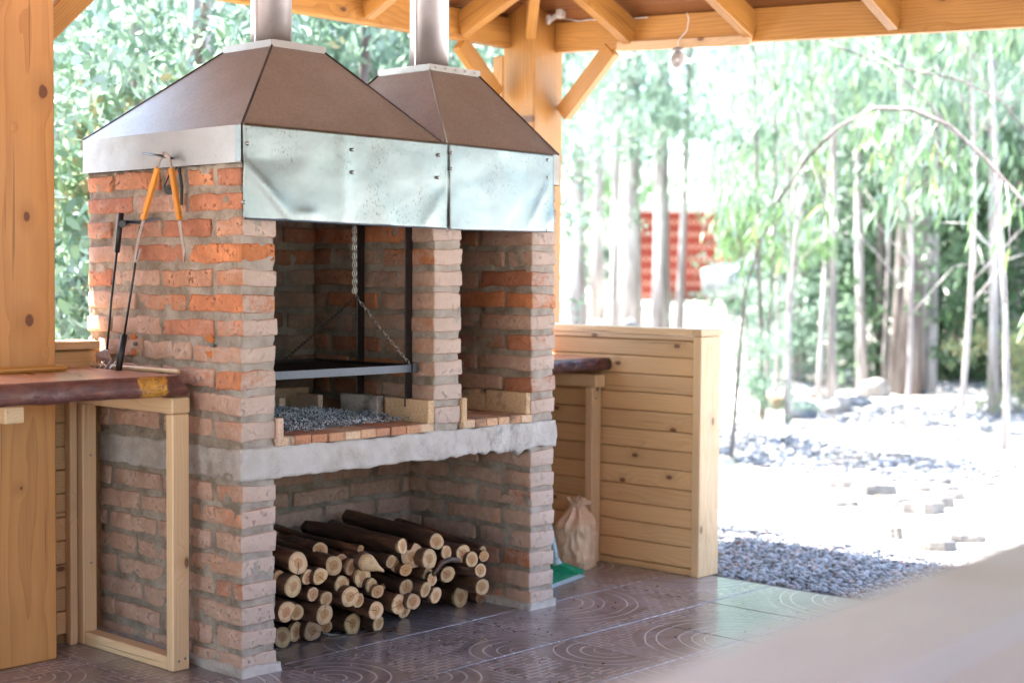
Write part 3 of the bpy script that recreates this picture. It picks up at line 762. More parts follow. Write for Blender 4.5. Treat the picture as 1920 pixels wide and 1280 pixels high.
# broken brick and rebar stubs on the outer side
for (x, y) in ((250, 645), (393, 648)):
    p = pix(x, y, 0, -.004)
    tube('rebar_stub', [p+Vector((.02, 0, 0)), p+Vector((-.012, -.028, .002))], .007, MAT['rebar'], grill, 8)
    for dz in (.026, -.028):
        bm = bmesh.new(); bmesh.ops.create_icosphere(bm, subdivisions=2, radius=.026)
        for v in bm.verts: v.co = Vector((v.co.x*.12, v.co.y*.8, v.co.z*.55))*(1+.9*noise.noise(v.co*60))
        meshobj('orange_chip', bm_mesh('orange_chip', bm), MAT['rust'], grill, Matrix.Translation(p+Vector((.002, .0, dz))))

# ================================================================== grate with its chains
grate = thing('grill_grate', 'sooty black cooking grate hung on chains above the ash', 'grill grate', (.5, .1, 1.0))
gx0, gx1, gy0, gy1, gz0 = .165, .868, .075, .62, 1.012
box('front_bar', (gx0-.01, gy0-.004, gz0-.012), (gx1, gy0, gz0+.018), MAT['grateiron'], grate, .001)
box('front_ledge', (gx0-.01, gy0+.0005, gz0-.012), (gx1, gy0+.028, gz0-.008), MAT['iron'], grate, .001)
box('back_bar', (gx0, gy1, gz0-.01), (gx1-.02, gy1+.004, gz0+.02), MAT['iron'], grate, .001)
box('side_bar', (gx0, gy0+.002, gz0-.01), (gx0+.004, gy1, gz0+.02), MAT['iron'], grate, .001, 'y')
box('side_bar', (gx1-.024, gy0+.002, gz0-.01), (gx1-.02, gy1, gz0+.02), MAT['iron'], grate, .001, 'y')
gb = box_mesh(gy1-gy0-.01, .005, .012, .001, 'grate_bar'); gb.materials.append(MAT['iron'])
for i in range(40):
    x = gx0+.012+i*(gx1-gx0-.04)/39
    meshobj('grate_bar', gb, None, grate, Matrix.Translation((x, (gy0+gy1)/2, gz0+.002)) @ Matrix.Rotation(PI/2, 4, 'Z'))
def link_mesh(L=.020, W_=.009, r=.0016, name='chain'):
    V = []; F = []; n = 12; s = 5
    for i in range(n):
        a = 2*PI*i/n; cx = math.cos(a); cy = math.sin(a)
        c = Vector((cx*W_/2+(1 if cx > 0 else -1)*(L-W_)/2*1.0, cy*W_/2, 0)) if True else None
        c = Vector(((L/2-W_/2)*(1 if cx > .01 else -1 if cx < -.01 else 0)+cx*W_/2, cy*W_/2, 0)); t = Vector((-cy, cx, 0)); nrm = Vector((cx, cy, 0))
        for k in range(s):
            b = 2*PI*k/s; V.append(c+(nrm*math.cos(b)+Vector((0, 0, 1))*math.sin(b))*r)
    for i in range(n):
        for k in range(s):
            F.append((i*s+k, i*s+(k+1) % s, ((i+1) % n)*s+(k+1) % s, ((i+1) % n)*s+k))
    return np.array([v[:] for v in V]), F
def chain(name, p0, p1, mat, parent, L=.021, sag=.0, taper=None):
    p0 = Vector(p0); p1 = Vector(p1); D = p1-p0; n = max(2, int(D.length/(L*.78))); lv, lf = link_mesh(L)
    parts = []
    for i in range(n):
        t0 = (i+.5)/n; p = p0+D*t0+Vector((0, 0, -sag*4*t0*(1-t0)))
        tg = D+Vector((0, 0, -sag*4*(1-2*t0)))
        M = frame_M(p, tg, Vector((.3, 1, .2))) @ Matrix.Rotation((i % 2)*PI/2+.4, 4, 'X')
        A = np.array(M); parts.append((lv @ A[:3, :3].T+A[:3, 3], lf))
    V, F = join_np(parts); me = arr_mesh(name, V, F, smooth=True)
    return meshobj(name, me, MAT[mat], parent)
node = (.800, .33, 1.287)
chain('chain', (.795, .335, 1.75), (.800, .33, 1.287), 'chain', grate)
chain('chain', (.787, .335, 1.75), (.794, .335, 1.30), 'chain', grate)
chain('chain', node, (.862, .082, 1.026), 'chain', grate, sag=.004)
chain('chain', (.795, .335, 1.28), (.66, .60, 1.03), 'sootchain', grate, sag=.004)
chain('chain', (.178, .08, 1.05), (.170, .068, .985), 'sootchain', grate)
box('corner_bracket', (gx1-.012, gy0-.012, gz0-.014), (gx1+.012, gy0-.005, gz0+.024), MAT['grateiron'], grate, .001)

# ================================================================== metal hoods
def sheet_mesh(name, x0, x1, zt0, zt1, zb0, zb1, y, dents, seed, nx=60, nz=30, thick=.0015):
    V = []
    for s in (0, 1):
        for j in range(nz+1):
            for i in range(nx+1):
                u = i/nx; v = j/nz
                zb = zb0+(zb1-zb0)*u; zt = zt0+(zt1-zt0)*u
                x = x0+(x1-x0)*u; z = zb+(zt-zb)*v
                o = .0035*noise.noise(Vector((x*4, z*5, seed)))+.0012*noise.noise(Vector((x*12, z*14, seed)))
                o += .006*(1-v)*math.sin(u*5+seed)*.6
                for (cx_, cz_, ax_, az_, ang, amp) in dents:
                    dx, dz = x-cx_, z-cz_; c_, s_ = math.cos(ang), math.sin(ang)
                    a_ = (dx*c_+dz*s_)/ax_; b_ = (-dx*s_+dz*c_)/az_
                    o += amp*math.exp(-a_*a_-abs(b_)**1.3)
                V.append((x, y-o+(thick if s else 0), z))
    n = (nx+1)*(nz+1); F = []
    for j in range(nz):
        for i in range(nx):
            a = j*(nx+1)+i; F.append((a, a+1, a+nx+2, a+nx+1)); F.append((n+a+nx+1, n+a+nx+2, n+a+1, n+a))
    for i in range(nx):
        F.append((i, n+i, n+i+1, i+1)); a = nz*(nx+1)+i; F.append((a, a+1, n+a+1, n+a))
    for j in range(nz):
        a = j*(nx+1); F.append((a, a+nx+1, n+a+nx+1, n+a)); a += nx; F.append((a, n+a, n+a+nx+1, a+nx+1))
    return arr_mesh(name, np.array(V), F, smooth=True)
def panel(name, quad, mat, parent, th=.002):
    a, b, c, d = [Vector(q) for q in quad]; n = (b-a).cross(d-a).normalized()*th
    # a gridded panel so that it can bow very slightly
    N = 10; V = []
    for s in (0, 1):
        for j in range(N+1):
            for i in range(N+1):
                u, v = i/N, j/N; p = (a*(1-u)+b*u)*(1-v)+(d*(1-u)+c*u)*v
                o = .004*math.sin(PI*u)*math.sin(PI*v)*noise.noise(p*3)
                V.append((p+n.normalized()*o-(n if s else Vector((0, 0, 0))))[:])
    m_ = (N+1)**2; F = []
    for j in range(N):
        for i in range(N):
            q = j*(N+1)+i; F.append((q, q+1, q+N+2, q+N+1)); F.append((m_+q+N+1, m_+q+N+2, m_+q+1, m_+q))
    return meshobj(name, arr_mesh(name, np.array(V), F, smooth=True), mat, parent)
ZH = 1.745; ZS = 1.868; ZC = 2.205
def hood(label, bx0, bx1, by0, by1, corner, left, right, pipe_r, pipe_c):
    h_ = thing('metal_hood', label, 'hood', ((bx0+bx1)/2, (by0+by1)/2, ZS))
    cA = pix(*corner, 2, ZC); cL = pix(*left, 2, ZC); cR = pix(*right, 2, ZC)
    x0, y0 = cA.x, cA.y; x1 = cR.x; y1 = cL.y
    B = [Vector((bx0, by0, ZS)), Vector((bx1, by0, ZS)), Vector((bx1, by1, ZS)), Vector((bx0, by1, ZS))]
    T_ = [Vector((x0, y0, ZC)), Vector((x1, y0, ZC)), Vector((x1, y1, ZC)), Vector((x0, y1, ZC))]
    for i in range(4):
        j = (i+1) % 4; panel('hood_panel', (B[i], B[j], T_[j], T_[i]), MAT['hood'], h_)
        # folded seam on each hip
        tube('seam', [B[i], T_[i]], .0045, MAT['iron'] if i != 0 or bx0 < .5 else MAT['skirt'], h_, 6)
    t_ = .016
    for lo, hi, g in (((x0-.004, y0-.004, ZC-.004), (x1+.004, y0-.001, ZC+t_+.006), 'x'), ((x0-.004, y1+.001, ZC-.004), (x1+.004, y1+.004, ZC+t_+.006), 'x'),
                   ((x0-.0045, y0-.0008, ZC-.004), (x0-.001, y1+.0008, ZC+t_+.006), 'y'), ((x1+.001, y0-.0008, ZC-.004), (x1+.0045, y1+.0008, ZC+t_+.006), 'y')):
        box('collar', lo, hi, MAT['skirt'], h_, 0, g)
    box('collar_plate', (x0, y0, ZC+.004), (x1, y1, ZC+.007), MAT['skirt'], h_, 0)
    cxp, cyp = pipe_c if pipe_c else ((x0+x1)/2, (y0+y1)/2)
    n = 28; pts = [(cxp, cyp, ZC+.007), (cxp, cyp, 3.0), (cxp, cyp, 4.3)]
    pp = tube('chimney_pipe', pts, pipe_r, MAT['pipe'], h_, n)
    sx, sy = -math.sin(.9)*pipe_r, -math.cos(.9)*pipe_r
    box('pipe_seam', (cxp-pipe_r-.0035, cyp-.008, ZC+.01), (cxp-pipe_r+.002, cyp+.0, 4.2), MAT['pipe'], h_, 0, 'z')
    tube('chimney_cap', [(cxp, cyp, 4.36), (cxp, cyp, 4.46)], [pipe_r*2.1, .01], MAT['pipe'], h_, n)
    for k in range(3):
        a = k*2.1; tube('cap_strut', [(cxp+pipe_r*math.cos(a), cyp+pipe_r*math.sin(a), 4.26), (cxp+pipe_r*1.1*math.cos(a), cyp+pipe_r*1.1*math.sin(a), 4.40)], .005, MAT['pipe'], h_, 5)
    return h_, (x0, x1, y0, y1)
HL, cl = hood('larger brown sheet-metal hood with chimney pipe, over the left opening', -.014, .935, -.018, .955, (510, 85), (412, 98), (606, 100), .077, (.479, .45))
HR, cr = hood('smaller brown sheet-metal hood with chimney pipe, over the right opening', .948, 1.60, -.018, .955, (806, 130), (733, 145), (869, 147), .082, None)
# skirts
def skirt(h_, x0, x1, left):
    if left: panel('skirt', ((x0, .955, ZH-.002), (x0, -.016, ZH-.002), (x0, -.016, ZS), (x0, .955, ZS)), MAT['skirt'], h_)
    else: panel('skirt', ((x1, -.016, ZH-.002), (x1, .955, ZH-.002), (x1, .955, ZS), (x1, -.016, ZS)), MAT['skirt'], h_)
    panel('skirt', ((x1, .957, ZH), (x0, .957, ZH), (x0, .957, ZS), (x1, .957, ZS)), MAT['skirt'], h_)
    panel('skirt', ((x0, -.017, ZH), (x1, -.017, ZH), (x1, -.017, ZS), (x0, -.017, ZS)), MAT['skirt'], h_)
skirt(HL, -.016, .936, True); skirt(HR, .947, 1.603, False)
box('corner_strip', (-.021, -.02, ZH), (-.0165, .012, ZS-.001), MAT['galv'], HL, .001, 'z')
a = pix(455, 230, 1, -.034); b = pix(841, 268, 1, -.034); c = pix(453, 411, 1, -.034); d = pix(838, 430, 1, -.034); e = pix(1036, 290, 1, -.034); f = pix(1032, 436, 1, -.034)
s1 = sheet_mesh('front_sheet', a.x, b.x, a.z, b.z, c.z, d.z, -.036,
    [(.02, 1.70, .22, .035, -.62, .007), (.11, 1.62, .17, .012, -.75, .006), (.10, 1.76, .12, .05, .1, -.006), (.62, 1.60, .12, .05, -1.0, .006), (.85, 1.60, .10, .03, .9, .007), (.42, 1.75, .03, .2, 0, .004), (.25, 1.58, .05, .02, 0, .006), (.90, 1.70, .03, .05, .4, -.004)], 2)
meshobj('front_sheet', s1, MAT['galv'], HL)
s2 = sheet_mesh('front_sheet', b.x+.002, e.x, b.z, e.z, d.z-.002, f.z, -.040,
    [(1.45, 1.66, .12, .025, 1.0, .007), (1.52, 1.60, .05, .04, .8, .006), (1.1, 1.75, .2, .06, .2, -.003)], 9)
meshobj('front_sheet', s2, MAT['galv2'], HR)
for h_, lst in ((HL, ((466, 269), (663, 281), (663, 323), (825, 291), (823, 333), (459, 379))), (HR, ((848, 287), (848, 317), (1028, 300), (1028, 333), (1026, 432)))):
    for (x, y) in lst:
        p = pix(x, y, 1, -.046); tube('screw', [(p.x, -.035, p.z), (p.x, -.044, p.z), (p.x, -.0465, p.z)], [.0065, .0065, .003], MAT['screw'], h_, 8)
for k in range(5):
    t_ = (k+.5)/5; x0, x1, y0, y1 = cr
    p = (x0+(x1-x0)*t_, y0-.005, ZC+.01); tube('rivet', [p, (p[0], p[1]-.003, p[2])], .003, MAT['screw'], HR, 6)

# ================================================================== firewood
HORIZ = [
 # (pixel x, pixel y of the cut end, radius px, row words, tilt, yaw, length, y plane)
]
c1 = [(260, 505, 82), (555, 525, 72), (340, 622, 60), (435, 618, 66), (220, 700, 82), (383, 765, 52), (700, 540, 64), (790, 620, 82), (625, 685, 66), (688, 785, 76), (870, 695, 60), (492, 805, 56), (160, 912, 76), (240, 912, 56), (478, 930, 75), (237, 1078, 74), (378, 1065, 75), (130, 1115, 74), (490, 1030, 50), (708, 1008, 76), (925, 1008, 58), (905, 898, 66), (1095, 850, 72), (775, 388, 28), (815, 490, 40), (915, 745, 50), (1025, 495, 50), (760, 818, 56), (100, 630, 54)]
c2 = [(240, 370, 58), (318, 450, 92), (462, 470, 72), (522, 328, 62), (605, 420, 52), (738, 425, 66), (813, 475, 56), (915, 450, 42), (883, 565, 52), (608, 600, 62), (897, 703, 60), (885, 790, 46), (722, 785, 78), (518, 775, 62), (432, 728, 58), (450, 600, 52), (485, 640, 46), (270, 705, 60), (265, 565, 46), (258, 898, 60), (325, 825, 62)]
L_ = [(500+x/4.415, 940+y/4.415, r/4.415) for x, y, r in c1]+[(700+x/4.415, 940+y/4.415, r/4.415) for x, y, r in c2]
lg = random.Random(4)
def log_thing(p, r, yaw, tilt, ln, label, group='firewood logs under the hearth', knot=False, cleft=False):
    sd_ = lg.uniform(0, 99)
    ax = Vector((math.sin(yaw)*math.cos(tilt), math.cos(yaw)*math.cos(tilt), math.sin(tilt)))
    M = frame_M(p, ax)
    root = bpy.data.objects.new('firewood_log', None); root.empty_display_size = .1
    put(root, None, M); tag(root, label, 'log', group)
    nseg = 10; sg = 18; V = []; F = []
    def rad(k, s):
        th = 2*PI*(k % sg)/sg
        q = r*(1+.17*noise.noise(Vector((math.cos(th)*.8, math.sin(th)*.8, sd_)))+.08*noise.noise(Vector((math.cos(th)*2.2, math.sin(th)*2.2, sd_+s*9))))
        if cleft and abs(((th-1.2+PI) % (2*PI))-PI) < .3 and s < .5: q *= .55
        if cleft and False: pass
        return q, th
    bend = lg.uniform(-.03, .03)
    for i in range(nseg+1):
        s = i/nseg
        for k in range(sg):
            q, th = rad(k, s); q *= (1+.2*noise.noise(Vector((s*4, th, sd_+4))) if i else 1)*(1-.06*s)
            V.append((s*ln, math.cos(th)*q+bend*math.sin(PI*s), math.sin(th)*q))
    for i in range(nseg):
        for k in range(sg): F.append((i*sg+k, i*sg+(k+1) % sg, (i+1)*sg+(k+1) % sg, (i+1)*sg+k))
    F.append(tuple(nseg*sg+k for k in range(sg)))
    me = arr_mesh('bark', np.array(V), F, smooth=True); me.materials.append(MAT['logbark'])
    put(bpy.data.objects.new('bark', me), root, M)
    # cut end, slightly inside the bark
    sl = lg.uniform(-1.2, 1.2); sl2 = lg.uniform(-1, 1)
    V = [(0, 0, 0)]; F = []
    for ring in (.5, .97):
        for k in range(sg):
            q, th = rad(k, 0); yy, zz = math.cos(th)*q*ring, math.sin(th)*q*ring; V.append((-.002+yy*sl*.2+zz*sl2*.2, yy, zz))
    V[0] = (-.002, 0, 0)
    for k in range(sg):
        q, th = rad(k, 0); V.append((.006, math.cos(th)*q, math.sin(th)*q))
    for k in range(sg):
        k2 = (k+1) % sg; F.append((0, 1+k2, 1+k)); F.append((1+k, 1+k2, 1+sg+k2, 1+sg+k)); F.append((1+sg+k, 1+sg+k2, 1+2*sg+k2, 1+2*sg+k))
    me = arr_mesh('cut_end', np.array(V), F); me.materials.append(MAT['cut'])
    put(bpy.data.objects.new('cut_end', me), root, M)
    if knot:
        a = M @ Vector((.12, 0, r*.9)); b_ = M @ Vector((.10, -.012, r*1.35)); tube('knot', [a, b_], [r*.35, r*.28], MAT['cut'], root, 8)
    return root
logs = []
for (x, y, r) in L_:
    # how far the end stands out of the opening: the bottom row rests on the floor
    rm = r*1.13/520; z = None
    pb = pix(x, y, 2, rm+.004)
    p5 = pix(x, y, 1, .04)
    if pb.y < .30 and p5.z < .11+0*rm: p = pb if pb.y > -.12 else pix(x, y, 1, -.08)
    else: p = pix(x, y, 1, .03+lg.uniform(-.03, .04))
    logs.append((p, rm*((p-Vector((CX, CY, CZ))).length/5.45), x, y))
# rows by height of the end above the floor
def words(p, x):
    z = p.z
    row = 'bottom' if z < .055 else 'second' if z < .125 else 'third' if z < .19 else 'fourth' if z < .25 else 'top'
    return row
rows = {}
for L in logs: rows.setdefault(words(L[0], L[2]), []).append(L)
ordn = ['leftmost', 'second', 'third', 'fourth', 'fifth', 'sixth', 'seventh', 'eighth', 'ninth', 'tenth', 'eleventh', 'twelfth', 'thirteenth', 'fourteenth', 'fifteenth', 'sixteenth', 'seventeenth', 'eighteenth']
for row, ls in rows.items():
    ls.sort(key=lambda q: q[2])
    for i, (p, rr, x, y) in enumerate(ls):
        pos = 'leftmost of' if i == 0 else ('rightmost of' if i == len(ls)-1 else ordn[i]+' from the left in')
        size = 'thick' if rr > .036 else 'thin' if rr < .026 else 'middling'
        lab = f'{size} dark-barked firewood log, {pos} the {row} row of cut ends'
        tilt = 0.0 if row == 'bottom' else lg.uniform(.01, .05) if row in ('second', 'third') else lg.uniform(.0, .05)
        yaw = lg.uniform(-.08, .16)
        x_end = p.x+math.sin(yaw)*.62
        if p.x+math.sin(yaw)*.62 > 1.43: yaw = math.asin(max(-.5, (1.42-p.x)/.62))
        if p.x < .3: yaw = max(yaw, -.02)
        ln = min(.66, (.69-p.y)/math.cos(yaw))*(.99 if row in ('bottom', 'second') else lg.uniform(.85, .99))
        log_thing(p, rr, yaw, tilt, ln, lab, knot=(lg.random() < .12), cleft=(abs(x-772) < 3 and abs(y-1042) < 4))
# long logs lying across the top of the heap
for k, (e_, b_, rr, lab) in enumerate((
    ((745, 1058), (632, 990), .030, 'long dark log lying across the middle top of the woodpile'),
    ((640, 1050), (570, 1005), .024, 'slim dark log lying on the left top of the woodpile'),
    ((600, 1030), (528, 1008), .028, 'dark log lying highest at the left of the woodpile'),
    ((905, 1035), (745, 980), .026, 'long dark log along the right wall, topmost of the woodpile'))):
    p = pix(*e_, 1, .10); q = pix(*b_, 1, .62); dv = q-p
    log_thing(p, rr, math.atan2(dv.x, dv.y), math.asin(dv.z/dv.length), dv.length, lab)
# slanting split log with a pale torn end lying over the ends
sp_ = thing('split_log', 'split log with a pale torn splinter, lying aslant over the cut ends', 'log', pix(715, 1075, 1, .0))
pa = pix(762, 1092, 1, -.01); pb_ = pix(690, 1055, 1, .01); pc = pix(600, 1020, 1, .35)
tube('bark', [pb_+(pc-pb_)*t_ for t_ in np.linspace(0.05, 1, 8)], [.034, .036, .035, .033, .032, .03, .028, .026], MAT['logbark'], sp_, 14)
tube('splinter', [pb_+(pc-pb_)*.12, pb_, pb_+(pa-pb_)*.10, pb_+(pa-pb_)*.26, pb_+(pa-pb_)*.40], [.033, .033, .025, .011, .004], MAT['cut'], sp_, 12)
# loose bits
tw = [pix(612+x, 1190-y, 2, .008+z) for x, y, z in ((0, -2, 0), (30, 0, .003), (70, 2, .004), (100, 8, .003), (128, 13, .008), (134, 9, .01))]
t_o = tube('fallen_twig', tw, [.002, .003, .003, .004, .006, .004], MAT['logbark'], None, 6); tag(t_o, 'thin dark twig fallen on the tiles before the woodpile', 'twig')
st = [pix(x, y, 2, .004) for x, y in ((605, 1186), (625, 1190), (645, 1191), (654, 1188))]
s_o = tube('plastic_strip', st, .004, MAT['white'], None, 6); tag(s_o, 'curled white plastic strip on the tiles under the log ends', 'plastic strip')
br_ = [pix(x, y, 1, .02) for x, y in ((812, 1078), (818, 1068), (828, 1054), (845, 1048), (860, 1050))]
b_o = tube('dark_branch', br_, [.008, .010, .011, .011, .010], MAT['logbark'], None, 8); crumbs_pts = []; crumbs_s = []; crumbs_c = []
for k in range(230):
    x = .1+lg.gauss(.75, .55); y = -.03-abs(lg.gauss(0, .16)) if lg.random() < .75 else lg.uniform(-.9, .2)
    if x < -.1 or x > 2.4: continue
    crumbs_pts.append((x, y, .003)); crumbs_s.append(lg.uniform(.0015, .006)); q_ = lg.uniform(.5, 1.6); crumbs_c.append((.10*q_, .055*q_, .035*q_) if lg.random() < .85 else (.30, .27, .25))
tag(meshobj('bark_crumbs', scatter_rocks('bark_crumbs', crumbs_pts, crumbs_s, crumbs_c, flatten=.4), MAT['pebble']), 'bark crumbs and ash bits scattered on the tiles before the barbecue', 'debris', kind='stuff')
tag(b_o, 'bent black branch stub with a chipped tip among the cut ends', 'branch')

# ================================================================== pavilion
pav = thing('pavilion', 'open timber pavilion of honey-stained pine with hip roof, rafters and braces', 'pavilion', (-.75, -1.4, 0))
HN, BR = MAT['honey'], MAT['brownwood']
knots = [(1.997, -.346, .026), (1.564, -.41, .019), (1.205, -.403, .024), (1.867, -.452, .007), (.623, -.437, .012), (1.09, -.34, .006), (2.33, -.50, .02)]
MAT['postwood'] = wood('knotty_honey_post', (.58, .275, .09), (.40, .16, .045), (.12, .035, .014), rough=.45, coat=.12, explicit=[(z-1.31, -.245, -(x+.46), r) for z, x, r in knots], blotch=.15, ring=13)
box('post', (-.62, .67, 0), (-.30, 1.16, 2.62), MAT['postwood'], pav, .006, 'z')
PX0, PX1, PY0, PY1 = 2.58, 2.80, 1.0, 1.28
box('post', (PX0, PY0, 0), (PX1, PY1-.065, 3.0), HN, pav, .006, 'z')
box('post_block', (PX0+.001, PY1-.064, 0), (PX1-.001, PY1+.01, 2.50), HN, pav, .006, 'z')
box('post', (-4.3, 1.0, 0), (-4.08, 1.25, 2.6), HN, pav, .006, 'z')
box('post', (-4.3, -4.15, 0), (-4.08, -3.95, 2.6), HN, pav, .006, 'z')
box('post', (2.56, -4.15, 0), (2.78, -3.95, 2.4), HN, pav, .006, 'z')
BXp = 2.735
pB0 = pix(1065, 97, 0, BXp); pB1 = pix(1920, 50, 0, BXp); tilt = (pB1.z-pB0.z)/(pB1.y-pB0.y)
def zb(y): return pB0.z+(y-pB0.y)*tilt
y0, y1 = PY0-.001, -4.3
beam('beam', (BXp+.03, y0, zb(y0)+.075), (BXp+.03, y1, zb(y1)+.075), .06, .15, HN, pav)
qb0 = pix(547, 18, 1, 1.16); qb1 = pix(935, 90, 1, 1.16)
zk = lambda x: qb0.z+(x-qb0.x)*(qb1.z-qb0.z)/(qb1.x-qb0.x)*.3
beam('beam', (PX0-.001, 1.19, zk(PX0)+.075), (-4.2, 1.19, zk(PX0)+.075), .06, .15, HN, pav)
beam('beam', (-4.2, 1.2, 2.6), (-4.2, -4.2, 2.6), .06, .15, HN, pav)
beam('beam', (-4.2, -4.1, 2.45), (2.7, -4.1, 2.30), .06, .15, HN, pav)
SL = .42
# rafters of the right slope
ry = [pix(1185, 75, 0, BXp).y, pix(1410, 78, 0, BXp).y, pix(1680, 62, 0, BXp).y]
sp_y = ry[1]-ry[2]
ry += [ry[2]-sp_y*k for k in range(1, 4)]
RD = .125
for y in ry:
    xr = BXp-.003; z0 = zb(y)+RD*.45; x_end = -.6 if y < -.7 else 2.6-(1.19-y)-.05
    xe = max(x_end, -.7)
    beam('rafter', (xr, y, z0+.01), (xe, y, z0+.01+SL*(xr-xe)), .048, RD, HN, pav)
rx = [pix(685, 42, 1, 1.16).x, pix(865, 77, 1, 1.16).x]
sx = rx[1]-rx[0]; rx = [rx[1]-sx*k for k in range(0, 11)]
for x in rx:
    ye = max(1.16-(2.62-x)+.05, -1.35) if x > 0 else max(-1.35, 1.16-(x+4.2)+.05)
    if 1.16-ye < .1: continue
    z0 = zk(x)+RD*.45+.01
    beam('rafter', (x, 1.158, z0), (x, ye, z0+SL*(1.158-ye)), .048, RD, HN, pav)
hz = zb(1.0)+.06
beam('hip_rafter', (PX0-.01, PY0+.02, hz+.05), (-.1, -1.62, hz+.06+SL*2.68), .05, .14, HN, pav)
beam('hip_rafter', (-4.1, 1.1, 2.66), (-1.5, -1.45, 3.75), .05, .14, HN, pav)
beam('ridge_beam', (-.1, -1.5, 3.72), (-1.5, -1.5, 3.72), .05, .14, HN, pav)
# braces
def brace(a, b, c, d_, ax, v, th):
    A = (pix(*a, ax, v)+pix(*b, ax, v))/2; B_ = (pix(*c, ax, v)+pix(*d_, ax, v))/2
    off = Vector((th/2, 0, 0)) if ax == 0 else Vector((0, th/2, 0))
    dv = (B_-A).normalized(); wdt = .088
    nrm = Vector((1, 0, 0)) if ax == 0 else Vector((0, 1, 0))
    beam('brace', A-dv*.02+off, B_+dv*.02+off, wdt, th, HN, pav, up=nrm)
brace((1052, 185), (1055, 232), (1108, 97), (1168, 97), 0, 2.73, .05)
brace((933, 150), (935, 196), (845, 78), (900, 92), 1, 1.165, .05)
pa = pix(100, 40, 1, .85); beam('brace', pa+Vector((-.05, 0, -.05)), pa+Vector((.42, 0, .42)), .05, .088, HN, pav, up=(-1, 0, 1))
# pale lath carrying the cable under two rafters
la = pix(1158, 88, 0, BXp-.03); lb = pix(1408, 75, 0, BXp-.03)
beam('lath', la, lb, .022, .045, MAT['pale'], pav)
# ceiling boards on the rafters (right slope, back slope, and the two unseen slopes)
bw = .118
def hipx(y, side): return None
for k in range(30):
    s = (k+.5)*bw*.925 - .25; x = 2.735-s
    if x < -.75: break
    z_ = RD+.045+SL*s
    dlt = max(0, 2.735-x); ya = min(1.3, 1.19-dlt+.06) if s > .1 else 1.42; yb = max(-4.3, -4.3+dlt*.95)
    if ya-yb < .2: break
    p0 = Vector((x, ya, zb(ya)+z_)); p1 = Vector((x, yb, zb(yb)+z_))
    beam('ceiling_board', p0, p1, bw-.004, .018, BR, pav, up=(SL, 0, 1), bev=.002)
for k in range(30):
    s = (k+.5)*bw*.925-.24; y = 1.16-s
    if y < -1.55: break
    z_ = RD+.05+SL*s; dlt = max(0, s)
    xa = min(2.9, 2.74-dlt+.03) if s > .1 else 2.98; xb = max(-4.75, -4.25+dlt)
    beam('ceiling_board', (xa, y, zk(0)+z_), (xb, y, zk(0)+z_), bw-.004, .018, BR, pav, up=(0, -SL*-1, 1), bev=.002)
for k in range(28):
    s = (k+.5)*.12-.45; y = -4.1+s
    if y > -1.45: break
    dlt = max(0, s); z_ = 2.45+.14+SL*s
    beam('ceiling_board', (2.74-dlt, y, z_-.12), (-4.25+dlt, y, z_+.08), .12, .018, BR, pav, up=(0, -SL, 1), bev=.002)
    x = -4.2+s; z2 = 2.7+.13+SL*s
    if x < -1.4: beam('ceiling_board', (x, 1.2-dlt, z2), (x, -4.1+dlt, z2), .12, .018, BR, pav, up=(-SL, 0, 1), bev=.002)
# roof covering over the boards
def roofq(name, q): panel(name, q, MAT['shingle'], pav, .02)
zR = lambda x, y: zb(y)+RD+.075+SL*(2.735-x)
zK = lambda y: zk(0)+RD+.08+SL*(1.16-y)
ax_, bx_ = -.05, -1.5
roofq('roof_covering', [(3.02, 1.46, zR(3.02, 1.46)), (3.02, -4.6, zR(3.02, -4.6)), (ax_, -1.5, 3.97), (ax_+.01, -1.49, 3.97)][::-1])
roofq('roof_covering', [(3.02, 1.46, zK(1.46)+.01), (-4.8, 1.46, zK(1.46)+.01), (bx_, -1.5, 3.97), (ax_, -1.5, 3.97)])
roofq('roof_covering', [(3.02, -4.6, 2.35), (-4.8, -4.6, 2.45), (bx_, -1.5, 3.97), (ax_, -1.5, 3.97)][::-1])
roofq('roof_covering', [(-4.8, 1.46, 2.6), (-4.8, -4.6, 2.5), (bx_, -1.5, 3.97), (bx_-.01, -1.49, 3.97)])
box('base_moulding', (-.66, .640, 1.024), (-.268, .668, 1.046), HN, pav, .008)
box('base_moulding', (-.298, .6405, 1.0245), (-.269, 1.10, 1.0455), HN, pav, .008, 'y')

# ================================================================== half walls
MAT['backing'] = flat('brown_board_tongue', (.34, .18, .07), .6)
PL, PA = MAT['plank'], MAT['pale']
hw = thing('half_wall', 'pale varnished pine half wall with horizontal boards, right of the barbecue', 'half wall', (2.57, .45, 0))
zs = [1.079, 1.000, .915, .829, .743, .655, .567, .480, .392, .304, .217, .130, .034]
for a, b in zip(zs[:-1], zs[1:]):
    box('plank', (2.503, -.061, b+.0015), (2.522, .998, a-.0015), PL, hw, .0042, 'y')
    box('plank', (2.616, -.061, b+.0015), (2.635, .998, a-.0015), PL, hw, .0042, 'y')
box('sheathing', (2.524, -.06, .01), (2.614, .997, 1.08), MAT['backing'], hw, 0, 'y')
box('bottom_strip', (2.506, -.058, .002), (2.5215, .998, .031), PL, hw, .002, 'y')
box('top_strip', (2.497, -.0615, 1.082), (2.5225, .998, 1.1015), PA, hw, .002, 'y')
box('cap', (2.488, -.064, 1.1035), (2.655, .998, 1.134), PA, hw, .003, 'y')
box('end_cap', (2.486, -.112, 1.1030), (2.657, -.0655, 1.1345), PA, hw, .003, 'x')
box('end_post', (2.49, -.108, 0), (2.648, -.0635, 1.1015), PA, hw, .004, 'z')
box('corner_strip', (2.47, .93, 0), (2.501, .998, 1.08), PA, hw, .003, 'z')
for (y, z) in ((-.09, .15), (-.08, .16)):
    pass
bw_ = thing('half_wall', 'low boarded half wall behind the knotty post and the left counter', 'half wall', (-1.5, .88, 0))
